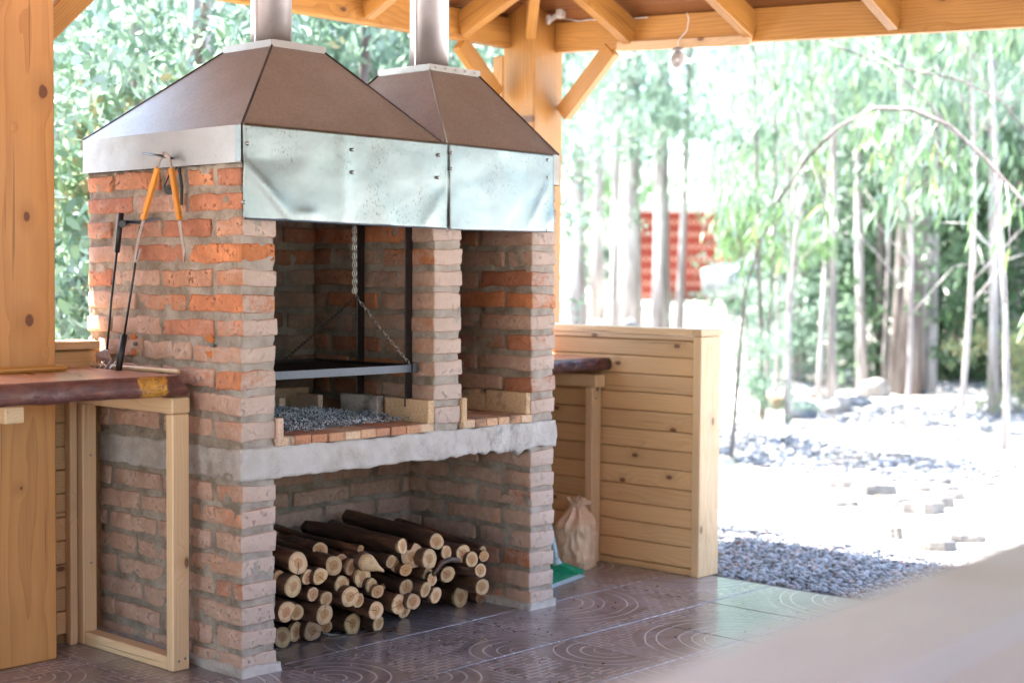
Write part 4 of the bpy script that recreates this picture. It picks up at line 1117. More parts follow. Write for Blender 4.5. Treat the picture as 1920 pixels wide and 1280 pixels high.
for i in range(12):
    z = .034+i*.0873
    box('plank', (-4.05, .852, z+.0015), (-.305 if False else -.025, .870, z+.0858), PL, bw_, .004)
box('cap', (-4.05, .83, 1.088), (-.022, .97, 1.118), PA, bw_, .003)
box('corner_strip', (-.16, .815, 0), (-.13, .850, 1.0), PA, bw_, .003, 'z')
box('sheathing', (-4.05, .872, 0), (.012, .95, 1.086), MAT['backing'], bw_, 0)
bk2 = thing('half_wall', 'short boarded half wall, unseen, added to block the sun behind the small bark-edged counter', 'half wall', (2.05, .97, 0))  # unseen wall, added to keep the sun off the floor there
for i in range(12):
    z = .034+i*.0873
    box('plank', (1.62, .945, z+.0015), (2.468, .962, z+.0858), PL, bk2, .004)
box('sheathing', (1.62, .964, 0), (2.468, .999, 1.08), MAT['backing'], bk2, 0)
box('cap', (1.615, .935, 1.088), (2.468, .9995, 1.118), PA, bk2, .003)
fw = thing('bar_rail', 'blurred pale varnished bar top in the near corner of the view', 'bar top', (-.6, -3.72, 0))
e0 = pix(1920, 998, 2, 1.11); e1 = pix(1150, 1277, 2, 1.11); ev = (e0-e1).normalized()
pA_ = e1-ev*1.5; pB_ = e0+ev*4.2; nv = Vector((ev.y, -ev.x, 0))
for k, wd in enumerate((.145, .145, .15)):
    o_ = sum((.145, .145, .15)[:k])+.001*k+wd/2
    beam('top_board', pA_+nv*o_+Vector((0, 0, -.018)), pB_+nv*o_+Vector((0, 0, -.018)), wd-.002, .036, MAT['captop'], fw)
for i in range(12):
    z = .03+i*.0865
    beam('plank', pA_+nv*.10+Vector((0, 0, z+.043-1.11)), pB_+nv*.10+Vector((0, 0, z+.043-1.11)), .018, .084, PL, fw)
for t_ in (.0, .5, 1):
    p = pA_+(pB_-pA_)*t_+nv*.15; box('end_post', (p.x-.03, p.y-.03, 0), (p.x+.03, p.y+.03, 1.073), PA, fw, .003, 'z')

# ================================================================== live edge counters
def live_counter(x0, x1, yf, yb, z0, z1, amp, seed, mat, top, root, tip=.03, ledge=0):
    N = 120
    prof = [(.03, 0.0), (.006, .06), (-.008, .28), (-.004, .55), (.0, .8), (.012, .97), (.022, 1.0)]
    def fy(x): return yf+amp*noise.noise(Vector((x*3, seed, 0)))+amp*.4*noise.noise(Vector((x*11, seed, 2)))
    V = []; F = []
    for i in range(N+1):
        x = x0+(x1-x0)*i/N
        for (dy, t_) in prof:
            n = noise.noise(Vector((x*16, t_*2.2, seed)))*.010+noise.noise(Vector((x*50, t_*6, seed)))*.004
            zl = z0-.012*max(0, noise.noise(Vector((x*6, seed, 8))))-ledge*sm((x1-.25-x)/.5)*.02*0
            V.append((x+(tip*(1-t_)-tip*.5 if i == N else 0), fy(x)+dy+n*(1 if 0 < t_ < 1 else .3), zl+(z1-zl)*t_))
    m_ = len(prof)
    for i in range(N):
        for k in range(m_-1): F.append((i*m_+k, (i+1)*m_+k, (i+1)*m_+k+1, i*m_+k+1))
    base = len(V)
    # end cap and start cap
    for i in (0, N):
        b0 = len(V); xx = V[i*m_][0]; V.append((V[i*m_][0], yb, z0)); V.append((V[i*m_+m_-1][0], yb, z1))
        lp = [i*m_+k for k in range(m_)]+[b0+1, b0]; F.append(tuple(lp if i == N else lp[::-1]))
    meshobj('bark_edge', arr_mesh('bark_edge', np.array(V), F, smooth=True), mat, root)
    V2 = []; F2 = []
    for i in range(N+1):
        a = V[i*m_+m_-1]; c = V[i*m_]
        V2 += [(a[0], a[1]+.0005, z1+.0006), (a[0], yb, z1+.0006), (c[0], yb, c[2]), (c[0], c[1]+.0005, c[2])]
    for i in range(N):
        q = i*4; F2.append((q, q+4, q+5, q+1)); F2.append((q+3, q+2, q+6, q+7)); F2.append((q+1, q+5, q+6, q+2))
    meshobj('counter_top', arr_mesh('counter_top', np.array(V2), F2), top, root)
lc = thing('live_edge_counter', 'live-edge slab counter left of the barbecue, with a yellow bare patch near its tip', 'counter', (-.9, .5, 0))
live_counter(-1.75, -.085, .205, .849, .952, 1.022, .018, 3, MAT['barkedgeL'], MAT['countertop'], lc, tip=.03)
box('front_post', (-.122, .226, 0), (-.053, .266, .888), PA, lc, .004, 'z')
box('top_rail', (-.124, .224, .890), (-.051, .83, .945), PA, lc, .004, 'y')
box('rear_post', (-.122, .79, .0), (-.064, .835, .888), PA, lc, .004, 'z')
box('bottom_rail', (-.120, .268, .0), (-.062, .788, .048), PA, lc, .004, 'y')
box('bracket', (-.70, .30, .888), (-.632, .668, .944), PA, lc, .004, 'y')
box('far_post', (-1.6, .26, 0), (-1.53, .30, .944), PA, lc, .004, 'z')
for (y, z) in ((.245, .03), (.245, .032)):
    pass
for (x, z) in ((-.098, .035), (-.072, .04)):
    tube('screw', [(x, .2262, z), (x, .2245, z)], .005, MAT['screw'], lc, 8)
for z in (.70, .30):
    tube('screw', [(-.09, .7902, z), (-.09, .7885, z)], .005, MAT['screw'], lc, 8)
rc = thing('live_edge_counter', 'small bark-edged slab counter between the barbecue and the half wall', 'counter', (2.1, .7, 0))
live_counter(1.615, 2.565, .43, .93, .925, .985, .016, 8, MAT['barkedgeR'], MAT['countertop'], rc, tip=.02)
box('front_post', (2.428, .475, 0), (2.495, .52, .843), PA, rc, .004, 'z')
box('top_rail', (2.426, .452, .845), (2.497, .93, .905), PA, rc, .004, 'y')
box('bottom_rail', (2.430, .522, .0), (2.494, .92, .045), PA, rc, .004, 'y')
box('wall_rail', (1.62, .90, .845), (2.42, .93, .915), PA, rc, .004)
tube('screw', [(2.455, .4752, .79), (2.455, .4735, .79)], .005, MAT['screw'], rc, 8)
stick = beam('wood_lath', (-.05, .29, 1.030), (-.06, .83, 1.030), .016, .014, MAT['pale'], None); stick.name = 'wood_lath'
tag(stick, 'thin pale wooden lath lying on the left counter against the bricks', 'wooden stick')

# ================================================================== tools on and against the side wall
def on(x, y, X_): return pix(x, y, 0, X_)
def bar(name, pts, w_, t_, mat, parent, X_, X2=None):
    P = [on(x, y, X_+((X2 if X2 is not None else X_)-X_)*i/max(1, len(pts)-1)) for i, (x, y) in enumerate(pts)]
    bm = bmesh.new(); prev = None
    for i, p in enumerate(P):
        t = (P[min(i+1, len(P)-1)]-P[max(0, i-1)]); t.x *= .3; t.normalize(); n = Vector((1, 0, 0)).cross(t).normalized()
        ww = w_[i] if isinstance(w_, (list, tuple)) else w_
        q = [bm.verts.new(p+n*ww/2*a+Vector((b*t_/2, 0, 0))) for a, b in ((-1, -1), (1, -1), (1, 1), (-1, 1))]
        if prev:
            for k in range(4): bm.faces.new((prev[k], prev[(k+1) % 4], q[(k+1) % 4], q[k]))
        else: bm.faces.new(q[::-1])
        prev = q
    bm.faces.new(prev); bmesh.ops.recalc_face_normals(bm, faces=bm.faces)
    bmesh.ops.bevel(bm, geom=[e for e in bm.edges], offset=min(.0012, t_*.2), segments=1, affect='EDGES')
    return meshobj(name, bm_mesh(name, bm), mat, parent)
hk = tube('hook_rod', [on(322, 297, -.0), on(320, 297, -.055), on(300, 292, -.065), on(268, 288, -.068)], .0045, MAT['black'], None, 8); tag(hk, 'dark bent hook rod sticking out below the hood skirt, holding the tongs', 'hook')
tg = thing('tongs', 'barbecue tongs with orange wooden handles hanging open from the hook rod', 'tongs', on(310, 290, -.06))
# handles run with their grain, so each is a wooden box set on its own line
def handle(a, b, X_, w_=.021, t_=.016):
    A, B_ = on(*a, X_), on(*b, X_); o = beam('handle', A, B_, t_, w_, MAT['tonghandle'], tg, up=(0, 1, 0), bev=.003)
    for s in (.12, .5, .86):
        p = A+(B_-A)*s; tube('rivet', [p+Vector((-t_/2+.001, 0, 0)), p+Vector((-t_/2-.001, 0, 0))], .003, MAT['screw'], tg, 8)
handle((296, 315), (268, 412), -.060); handle((321, 315), (337, 413), -.060)
bar('strap', [(294, 318), (300, 298), (308, 289)], [.016, .015, .018], .003, MAT['blade'], tg, -.060)
bar('strap', [(308, 289), (317, 296), (322, 318)], [.018, .016, .015], .003, MAT['blade'], tg, -.064)
bar('blade', [(270, 410), (262, 440), (256, 468), (253, 492)], [.018, .017, .014, .006], .003, MAT['blade'], tg, -.060)
bar('blade', [(336, 411), (341, 445), (345, 470), (343.5, 494)], [.018, .016, .015, .002], .003, MAT['blade'], tg, -.060)
# serrated shiny edge
P0, P1 = on(264, 466, -.062), on(255, 492, -.062); V = []; F = []
n = 7
for i in range(n*2+1):
    p = P0+(P1-P0)*i/(n*2); o_ = .0045 if i % 2 else .0; V += [(p.x, p.y, p.z), (p.x, p.y-.006-o_, p.z-.002), (p.x-.0025, p.y, p.z), (p.x-.0025, p.y-.006-o_, p.z-.002)]
for i in range(n*2): q = i*4; F += [(q, q+4, q+5, q+1), (q+2, q+3, q+7, q+6), (q+1, q+5, q+7, q+3)]
meshobj('serrated_edge', arr_mesh('serrated_edge', np.array(V), F), MAT['skirt'], tg)
bo = thing('wall_hook', 'black triangular metal wall hook and plate behind the tongs', 'hook', on(322, 345, -.01))
bar('plate', [(336, 314), (341, 350), (340, 385)], .012, .006, MAT['black'], bo, -.02)
bar('arm', [(332, 314), (318, 326), (307, 352), (320, 354)], .005, .005, MAT['black'], bo, -.03)
o = tube('disc', [on(317, 356, -.012), on(317, 356, -.030)], .018, MAT['black'], bo, 16)
rk = thing('ash_rake', 'long black-handled rake standing tines down on the left counter', 'rake', on(195, 695, -.11))
tube('grip', [on(227, 399, -.035), on(219, 473, -.044)], .0105, MAT['rubber'], rk, 12)
tube('rod', [on(219, 473, -.044), on(209, 560, -.060), on(200, 662, -.100)], .0042, MAT['black'], rk, 8)
bar('head', [(200, 655), (197, 666), (192, 678)], [.022, .085, .105], .003, MAT['blade'], rk, -.100, -.110)
for i in range(5):
    x = 168+i*10.5
    bar('tine', [(x+7, 677), (x+2, 684), (x-4, 691)], [.008, .007, .005], .003, MAT['blade'], rk, -.110, -.14)
pk_ = thing('fire_poker', 'black poker standing grip down on the counter beside the rake', 'poker', on(225, 703, -.11))
tube('grip', [on(233, 627, -.085), on(221, 703, -.11)], .0115, MAT['rubber'], pk_, 12)
tube('rod', [on(233, 627, -.085), on(250, 520, -.055), on(263, 424, -.025)], .0042, MAT['black'], pk_, 8)
wr = thing('wall_bracket', 'dark curved iron bracket with round black knob at the top of the rake', 'bracket', on(235, 416, -.01))
bar('arm', [(236, 416), (262, 417), (285, 411), (302, 412)], [.012, .014, .012, .002], .005, MAT['black'], wr, -.018)
tube('knob', [on(231, 419, -.012), on(229, 420, -.050)], .0135, MAT['black'], wr, 16)

# ================================================================== bag, dustpan
def bag():
    root = thing('paper_bag', 'crumpled brown paper charcoal bag with twisted top beside the half wall', 'paper bag', (2.31, .47, 0))
    N, M_ = 72, 46; V = []; F = []
    for j in range(M_+1):
        t_ = j/M_
        R_ = .112*(1-.10*math.exp(-(t_*9)**2)) if t_ < .6 else .112*(1-.62*sm((t_-.6)/.33))
        if t_ > .93: R_ *= 1.0+.35*sm((t_-.93)/.07)
        z = .32*t_
        for i in range(N):
            a = 2*PI*i/N; e = 2.9-1.3*sm((t_-.5)/.4)
            c, s = math.cos(a), math.sin(a); q = (abs(c)**e+abs(s)**e)**(-1/e)
            x, y = c*q*R_, s*q*R_*.82
            n = noise.noise(Vector((c*1.6, s*1.6, t_*3.2)))*.5+abs(noise.noise(Vector((c*3.5, s*3.5, t_*5+4))))*-.6
            pleat = math.sin(a*9+noise.noise(Vector((c, s, t_*2)))*4)*sm((t_-.5)/.35)*.16
            k = 1+n*.28+pleat
            V.append((x*k+.012*sm((t_-.6)/.4), y*k, z+.006*noise.noise(Vector((c*4, s*4, t_*6)))+(0 if t_ < .9 else .014*math.sin(a*3+1)*(t_-.9)/.1)))
    for j in range(M_):
        for i in range(N): F.append((j*N+i, j*N+(i+1) % N, (j+1)*N+(i+1) % N, (j+1)*N+i))
    F.append(tuple(range(N))[::-1])
    V = np.array(V); V[:, 2] = np.maximum(V[:, 2], .001)
    me = arr_mesh('sack', V, F, smooth=False); me.materials.append(MAT['paper'])
    put(bpy.data.objects.new('sack', me), root, Matrix.Translation((2.31, .47, 0)) @ Matrix.Rotation(.3, 4, 'Z'))
    tube('twine', [(2.315+.037*math.cos(a), .47+.033*math.sin(a), .28+.003*math.sin(a*2)) for a in np.linspace(0, 2*PI, 14)], .002, MAT['paper'], root, 6)
    tube('twisted_end', [(2.28, .46, .295), (2.35, .435, .305), (2.375, .43, .30)], [.010, .013, .009], MAT['paper'], root, 8)
bag()
dp = thing('dustpan', 'green plastic dustpan lying open on the tiles behind the right brick leg', 'dustpan', (1.95, .35, 0))
def hexa(name, pts, mat, parent, th=.004):
    P = [Vector(p) for p in pts]; n = (P[1]-P[0]).cross(P[3]-P[0]).normalized()*th
    V = [p[:] for p in P]+[(p+n)[:] for p in P]
    F = [(3, 2, 1, 0), (4, 5, 6, 7), (0, 1, 5, 4), (1, 2, 6, 5), (2, 3, 7, 6), (3, 0, 4, 7)]
    return meshobj(name, arr_mesh(name, np.array(V), F), mat, parent)
A = Vector((1.80, .215, .003)); B_ = Vector((2.15, .298, .003)); Cc = Vector((2.10, .50, .012)); D_ = Vector((1.77, .44, .012))
hexa('tray', (A, B_, Cc, D_), MAT['green'], dp)
up_ = Vector((0, 0, .065))
hexa('rim', (D_, Cc, Cc+up_+Vector((.02, .03, 0)), D_+up_+Vector((-.01, .03, 0))), MAT['green'], dp)
hexa('rim', (B_+Vector((0, 0, .006)), Cc, Cc+up_+Vector((.02, .03, 0)), B_+Vector((.035, .01, .022))), MAT['green'], dp)
hexa('rim', (D_, A+Vector((0, 0, .006)), A+Vector((-.03, 0, .02)), D_+up_+Vector((-.01, .03, 0))), MAT['green'], dp)
hexa('lip', (A+Vector((-.01, -.012, -.001)), B_+Vector((.01, -.012, -.001)), B_+Vector((0, .012, .005)), A+Vector((0, .012, .005))), MAT['lightblue'], dp, .003)
bs = thing('hand_broom', 'light blue broom handle leaning behind the right brick leg', 'broom', pix(1040, 1052, 1, .40))
tube('handle', [pix(1043, 1052, 1, .40), pix(1040, 1030, 1, .41), pix(1031, 985, 1, .43), pix(1029, 960, 1, .44)], [.014, .012, .010, .009], MAT['lightblue'], bs, 10)
tube('head', [pix(1046, 1058, 1, .39), pix(1042, 1046, 1, .40)], [.024, .014], MAT['lightblue'], bs, 10)

# ================================================================== electrical bits
lm = thing('lamp_socket', 'white plastic spot socket screwed beside the corner post under the roof', 'lamp', pix(1045, 28, 0, 2.66))
pL = pix(1051, 26, 0, 2.66)
box('housing', pL-Vector((.02, .022, .024)), pL+Vector((.02, .018, .024)), MAT['white'], lm, .006)
pR = pix(1030, 37, 0, 2.64); tube('lamp_face', [pL+Vector((-.005, .01, -.004)), pR+Vector((.006, 0, 0)), pR, pR+Vector((-.012, .006, 0))], [.012, .014, .027, .024], MAT['white'], lm, 16)
tube('wire', [pL+Vector((0, 0, .024)), pL+Vector((0, .01, .05)), pL+Vector((.0, .04, .052)), pL+Vector((.03, .05, .03))], .003, MAT['white'], lm, 6)
cb = tube('cable', [pix(1060, 36, 0, BXp-.006), pix(1085, 40, 0, BXp-.006), pix(1108, 37, 0, BXp-.006), pix(1150, 41, 0, BXp-.006), pix(1190, 35, 0, BXp-.006), pix(1215, 33, 0, BXp-.006)], .003, MAT['white'], None, 6)
tag(cb, 'thin white cable looping along the right roof beam', 'cable')
sn = thing('hanging_sensor', 'small white egg-shaped lamp hanging on a wire below the roof beam', 'lamp', pix(1271, 100, 0, BXp-.045))
XS = BXp-.055
tube('wire', [pix(1288, 24, 0, XS), pix(1291, 36, 0, XS), pix(1288, 58, 0, XS), pix(1272, 76, 0, XS), pix(1271, 92, 0, XS)], .0028, MAT['white'], sn, 6)
c0 = pix(1271, 93, 0, XS); c1_ = pix(1271, 128, 0, XS)
tube('canopy', [c0+Vector((0, 0, .012)), c0+Vector((0, 0, .004)), c0-Vector((0, 0, .006))], [.008, .022, .036], MAT['offwhite'], sn, 18)
tube('bulb_body', [c0+(c1_-c0)*t_ for t_ in (.08, .2, .4, .65, .85, .95, 1.0)], [.011, .021, .030, .033, .027, .016, .003], MAT['offwhite'], sn, 18)
tube('lens', [c0+(c1_-c0)*.62+Vector((-.022, -.012, 0)), c0+(c1_-c0)*.62+Vector((-.030, -.017, 0))], .009, MAT['clear'], sn, 12)

# ================================================================== surroundings
def far(px, d, h=0.0):
    p = gp(px, d); return Vector((p.x, p.y, p.z+h))
# ---- leaves -------------------------------------------------------
TW = {'pale': [(.27, .36, .33), (.20, .30, .24), (.35, .42, .40), (.13, .22, .12), (.24, .30, .20), (.09, .15, .09)], 'glauc': [(.22, .30, .25), (.28, .36, .31), (.18, .26, .20)], 'green': [(.09, .19, .05), (.12, .23, .06), (.16, .26, .07), (.07, .14, .045)],
      'mix': [(.10, .18, .08), (.17, .25, .15), (.26, .33, .28), (.08, .14, .07), (.20, .25, .12), (.22, .30, .25)], 'warm': [(.30, .20, .07), (.16, .22, .08), (.10, .18, .06), (.34, .26, .12)], 'dark': [(.035, .075, .03), (.05, .10, .04), (.07, .13, .05)]}
def leaf_cloud(name, centers, rg, per, ln, wd, spread, droop, pal, six=True, twig=True):
    """leaves hung round short drooping twigs; every leaf is a real blade with its own length, turn and tint"""
    n = len(centers)*per
    C0 = np.repeat(np.asarray(centers, float), per, 0)
    tdir = rg.normal(0, 1, (len(centers), 3)); tdir[:, 2] = tdir[:, 2]*.4-droop*.7; tdir /= np.linalg.norm(tdir, axis=1, keepdims=True)
    T_ = np.repeat(tdir, per, 0); s = rg.uniform(0, 1, (n, 1))
    P = C0+T_*s*spread+rg.normal(0, spread*.14, (n, 3))
    D = rg.normal(0, 1, (n, 3)); D[:, 2] -= droop*2.0; D /= np.linalg.norm(D, axis=1, keepdims=True)
    W_ = np.cross(D, rg.normal(0, 1, (n, 3))); W_ /= np.linalg.norm(W_, axis=1, keepdims=True)
    Nn = np.cross(D, W_)
    L = rg.uniform(ln*.6, ln*1.2, (n, 1)); Wd = rg.uniform(wd*.7, wd*1.2, (n, 1))/2
    if six:
        k = [(0, 0, 0), (.28, 1, .03), (.28, -1, .03), (.68, .8, .10), (.68, -.8, .10), (1, 0, .2)]
        base = [(0, 2, 1), (1, 2, 4, 3), (3, 4, 5)]
    else:
        k = [(0, 0, 0), (.42, 1, .06), (.42, -1, .06), (1, 0, .12)]; base = [(0, 2, 1), (1, 2, 3)]
    m_ = len(k); V = np.zeros((n, m_, 3))
    for i, (a, b, c) in enumerate(k): V[:, i] = P+D*L*a+W_*Wd*b+Nn*L*c*.8
    V = V.reshape(-1, 3); off = np.arange(n)*m_
    loops = []; starts = []; tot = 0
    fl = np.concatenate([np.array(f) for f in base]); lens = [len(f) for f in base]
    LV = (off[:, None]+fl[None, :]).ravel()
    ls = np.concatenate([[0], np.cumsum(lens)[:-1]]); LS = (np.arange(n)[:, None]*len(fl)+ls[None, :]).ravel()
    me = bpy.data.meshes.new(name); me.vertices.add(len(V)); me.vertices.foreach_set('co', V.ravel())
    me.loops.add(len(LV)); me.loops.foreach_set('vertex_index', LV.astype('i'))
    me.polygons.add(len(LS)); me.polygons.foreach_set('loop_start', LS.astype('i')); me.update(calc_edges=True)
    pal_ = np.array(TW[pal]); cc = pal_[rg.randint(0, len(pal_), n)]*rg.uniform(.7, 1.3, (n, 1))
    cc = np.concatenate([cc, np.ones((n, 1))], 1); cc = np.repeat(cc, m_, 0)
    at = me.color_attributes.new('tint', 'FLOAT_COLOR', 'POINT'); at.data.foreach_set('color', cc.ravel())
    me.shade_smooth(); me.materials.append(MAT['leaf'])
    return me
def crown_centers(rg, n, R_, z0, z1, hollow=.25, shape='tall'):
    C = []; clumps = [(rg.normal(0, R_*.45), rg.normal(0, R_*.45), rg.uniform(z0, z1), rg.uniform(.3, .75)*R_) for _ in range(max(5, n//16))]
    while len(C) < n:
        cx_, cy_, cz_, r_ = clumps[rg.randint(len(clumps))]
        v = rg.normal(0, .5, 3)*r_; v[2] *= .8
        z = cz_+v[2]
        if z < z0*.8 or z > z1*1.1: continue
        C.append((cx_+v[0], cy_+v[1], z))
    return C
RG = np.random.RandomState(77)
# eight crown meshes: (pal, radius, z range, twigs, leaves per twig, leaf length, leaf width, droop)
CR = {}
def crown(key, pal, R_, z0, z1, n, per, ln, wd, spread, droop, six=True):
    CR[key] = leaf_cloud('crown', crown_centers(RG, n, R_, z0, z1), RG, per, ln, wd, spread, droop, pal, six)
crown('tallA', 'mix', 1.7, 2.2, 9.5, 560, 20, .16, .030, .55, 1.1)
crown('tallB', 'glauc', 1.6, 2.6, 9.0, 520, 20, .15, .034, .5, 1.0)
crown('tallC', 'green', 1.5, 1.6, 8.0, 520, 20, .17, .028, .55, 1.3)
crown('thinA', 'pale', 1.6, 1.3, 7.5, 190, 18, .13, .032, .5, .9)
crown('thinB', 'pale', 1.5, 1.0, 6.5, 170, 18, .12, .038, .45, .6)
crown('wispy', 'mix', 1.3, 1.2, 7.0, 260, 16, .16, .028, .6, 1.2)
crown('bush', 'pale', .9, .15, 2.6, 330, 20, .085, .036, .32, .3)
crown('bushg', 'glauc', .75, .15, 2.3, 280, 20, .07, .046, .28, .1)
crown('bushw', 'warm', .8, .1, 2.2, 260, 20, .08, .034, .3, .3)
crown('bushd', 'dark', 1.2, .0, 2.4, 420, 20, .11, .034, .4, .4)
crown('willowy', 'mix', 1.0, 2.2, 4.8, 64, 16, .19, .026, .55, 1.8)
crown('lowsap', 'green', .35, .5, 2.3, 34, 15, .16, .028, .4, 1.3)
crown('highA', 'mix', 1.5, 4.6, 11, 300, 18, .16, .034, .55, 1.0)
crown('highB', 'glauc', 1.3, 3.2, 9.5, 200, 18, .15, .036, .55, .9)
crown('bigbush', 'pale', 1.6, .15, 3.6, 330, 20, .085, .036, .4, .3)
crown('bigbushg', 'pale', 1.5, .15, 3.4, 300, 20, .08, .044, .38, .2)
def branchy(name, h, r, rg, mat, limbs, lean=(0, 0), z0=-.2, curve=.15, parent=None, seg=9):
    """trunk and limbs in one mesh, tapered and slightly crooked"""
    parts = []
    def tp(pts, rad, sg):
        me = tube_mesh('t', pts, rad, sg); V = np.array([v.co[:] for v in me.vertices]); F = [tuple(p.vertices) for p in me.polygons]; bpy.data.meshes.remove(me); parts.append((V, F))
    n = 9; pts = []; ph = rg.uniform(0, 6)
    for i in range(n):
        t_ = i/(n-1); pts.append(Vector((lean[0]*t_*h+curve*math.sin(t_*3+ph)*t_, lean[1]*t_*h+curve*math.cos(t_*2.5+ph)*t_, z0+(h-z0)*t_)))
    rad = [r*(1.35 if i == 0 else 1)*(1-.72*i/(n-1)) for i in range(n)]
    tp(pts, rad, seg)
    for k in range(limbs):
        t_ = rg.uniform(.25, .92); i = min(n-2, int(t_*(n-1))); p = pts[i].lerp(pts[i+1], t_*(n-1)-i); a = rg.uniform(0, 6.28); L = rg.uniform(.12, .28)*h*(1.1-t_*.5)
        q = p+Vector((math.cos(a)*L*.5, math.sin(a)*L*.5, L*.55)); e = p+Vector((math.cos(a)*L, math.sin(a)*L, L*(.75+rg.uniform(-.5, .1))))
        rr = r*.36*(1-t_*.6); tp([p, p.lerp(q, .6), q, e], [rr, rr*.8, rr*.6, rr*.2], 6)
    V, F = join_np(parts); me = arr_mesh(name, V, F, smooth=True); me.materials.append(mat); return me
def tree(p, h, r, crown_key, label, name='eucalyptus_tree', cat='tree', group='eucalyptus trees round the pavilion', mat='trunk', lean=(0, 0), limbs=8, cs=1.0, rz=None, seed=None, stems=1, czs=None, curve=.15):
    rg = np.random.RandomState(int(abs(p[0]*131+p[1]*37))+int(h*10) if seed is None else seed)
    t = thing(name, label, cat, p, 0, group)
    M = WM[t.name]
    for s in range(stems):
        o_ = Vector((0, 0, 0)) if s == 0 else Vector((rg.uniform(-.25, .25), rg.uniform(-.25, .25), 0))
        rr = r if s == 0 else r*rg.uniform(.4, .75)
        ln = lean if s == 0 else (lean[0]+rg.uniform(-.06, .06), lean[1]+rg.uniform(-.06, .06))
        put(bpy.data.objects.new('trunk', branchy('trunk', h*(1 if s == 0 else rg.uniform(.7, .95)), rr, rg, MAT[mat], limbs if s == 0 else 2, ln, curve=curve)), t, M @ Matrix.Translation(o_))
    if crown_key:
        a = rg.uniform(0, 6.28) if rz is None else rz
        put(bpy.data.objects.new('crown', CR[crown_key]), t, M @ Matrix.Translation((lean[0]*h*.5, lean[1]*h*.5, 0)) @ Matrix.Rotation(a, 4, 'Z') @ Matrix.Diagonal((cs, cs, czs or cs, 1)))
    return t
def bush(p, key, s, label, name='bush', cat='bush', group='bushes under the trees'):
    t = thing(name, label, cat, p, 0, group); rg = np.random.RandomState(int(abs(p[0]*57+p[1]*91)))
    M = WM[t.name]
    st_ = branchy('stem', 1.1*s, .018*s, rg, MAT['trunk'], 6, curve=.1)
    put(bpy.data.objects.new('stem', st_), t, M)
    put(bpy.data.objects.new('crown', CR[key]), t, M @ Matrix.Rotation(rg.uniform(0, 6.28), 4, 'Z') @ Matrix.Diagonal((s, s, s, 1)))
    return t

# ---- trunks one can tell apart, seen from left to right -------------
tr = [ # px, dist, r, h, mat, crown, lean, stems, label
 (262, 9.4, .075, 9, 'trunk', 'highB', (.0, .0), 1, 'grey eucalyptus trunk seen between the knotty post and the brick grill'),
 (352, 9.0, .09, 10, 'trunk', None, (.012, .0), 1, 'pale thick eucalyptus trunk rising just above the left slope of the large hood'),
 (405, 10.2, .06, 9, 'trunk', 'highB', (.0, .01), 1, 'slim pale trunk left of the large chimney pipe'),
 (455, 13.5, .085, 9, 'trunk', 'highB', (.01, .01), 1, 'pale trunk right beside the large chimney pipe'),
 (615, 10.0, .045, 9, 'trunkd', None, (.09, .05), 1, 'thin brown trunk leaning behind the roof beam between the chimneys'),
 (705, 12, .07, 10, 'trunk', 'highB', (.0, .0), 1, 'grey trunk left of the smaller chimney pipe'),
 (1085, 24, .13, 12, 'trunk', 'highB', (.0, .0), 1, 'white trunk nearest the corner post, leftmost in the right-hand clearing'),
 (1118, 30, .14, 12, 'trunk', 'highA', (.0, .0), 1, 'broad pale trunk second from the corner post'),
 (1150, 21, .06, 10, 'trunk', 'highB', (-.01, .0), 1, 'slim reddish-grey trunk left of the red shed'),
 (1181, 21.5, .17, 13, 'trunk', 'highB', (.004, .0), 1, 'thick sunlit white trunk at the left edge of the red shed'),
 (1240, 23, .135, 13, 'trunk', 'highA', (.0, .0), 1, 'white-barked trunk standing in front of the red shed'),
 (1272, 22, .065, 11, 'trunk', None, (.012, -.008), 1, 'slim trunk crossing the middle of the red shed'),
 (1478, 16.5, .04, 6, 'trunk', 'lowsap', (.01, -.01), 3, 'slender sapling clump of several thin stems behind the leafy young sapling'),
 (1432, 15.0, .028, 5, 'trunkd', 'lowsap', (-.01, .0), 3, 'leafy young sapling with hanging leaves beside the half wall'),
 (1560, 17.0, .05, 9, 'trunk', 'highB', (-.012, .01), 2, 'thin forked trunk behind the grey boulders'),
 (1620, 18.2, .065, 9, 'trunk', None, (-.02, .01), 2, 'slim leaning trunk above the pale boulders'),
 (1655, 19.4, .075, 10, 'trunkd', 'highB', (-.004, .0), 1, 'grey trunk left of the shaggy brown trunk'),
 (1705, 17.8, .15, 12, 'trunkd', 'highA', (.020, -.005), 2, 'thick shaggy brown trunk, the stoutest at the right of the clearing'),
 (1738, 18.1, .10, 11, 'trunk', 'highB', (.012, -.006), 1, 'pale split trunk hugging the right side of the shaggy trunk'),
 (1868, 15.5, .055, 9, 'trunk', 'highB', (-.006, .004), 1, 'thin pale trunk near the right border of the view'),
 (1905, 21.0, .08, 9, 'trunkd', 'tallC', (.0, .0), 1, 'brown trunk at the very right of the view'),
]
for px, d, r, h, mt, ck, ln, stm, lab in tr:
    tree(far(px, d), h, r, ck, lab, mat=mt, lean=(RH.x*ln[0]*1.0+FH.x*ln[1], RH.y*ln[0]+FH.y*ln[1]), stems=stm, limbs=7, cs=1.0 if d > 14 else .9)
for (px, d, ck, lab) in ((45, 7.7, 'highB', 'unseen slim tree added behind the knotty post to shade the left counter'), (1015, 12.6, 'highB', 'tree hidden behind the corner post'), (1035, 16.5, 'highA', 'tree just right behind the corner post'), (1500, 19.5, 'highA', 'tree whose shade falls on the boulders'), (1760, 21, 'highA', 'tree throwing dappled shade at the right of the clearing'), (1900, 18.5, 'highA', 'tall tree at the right border throwing shade on the ground'), (1660, 22.5, 'highA', 'tall tree behind the shaggy trunk')):  # the one behind the knotty post is added to shade the left counter
    tree(far(px, d), 11, .07, ck, lab, limbs=6, cs=1.25)
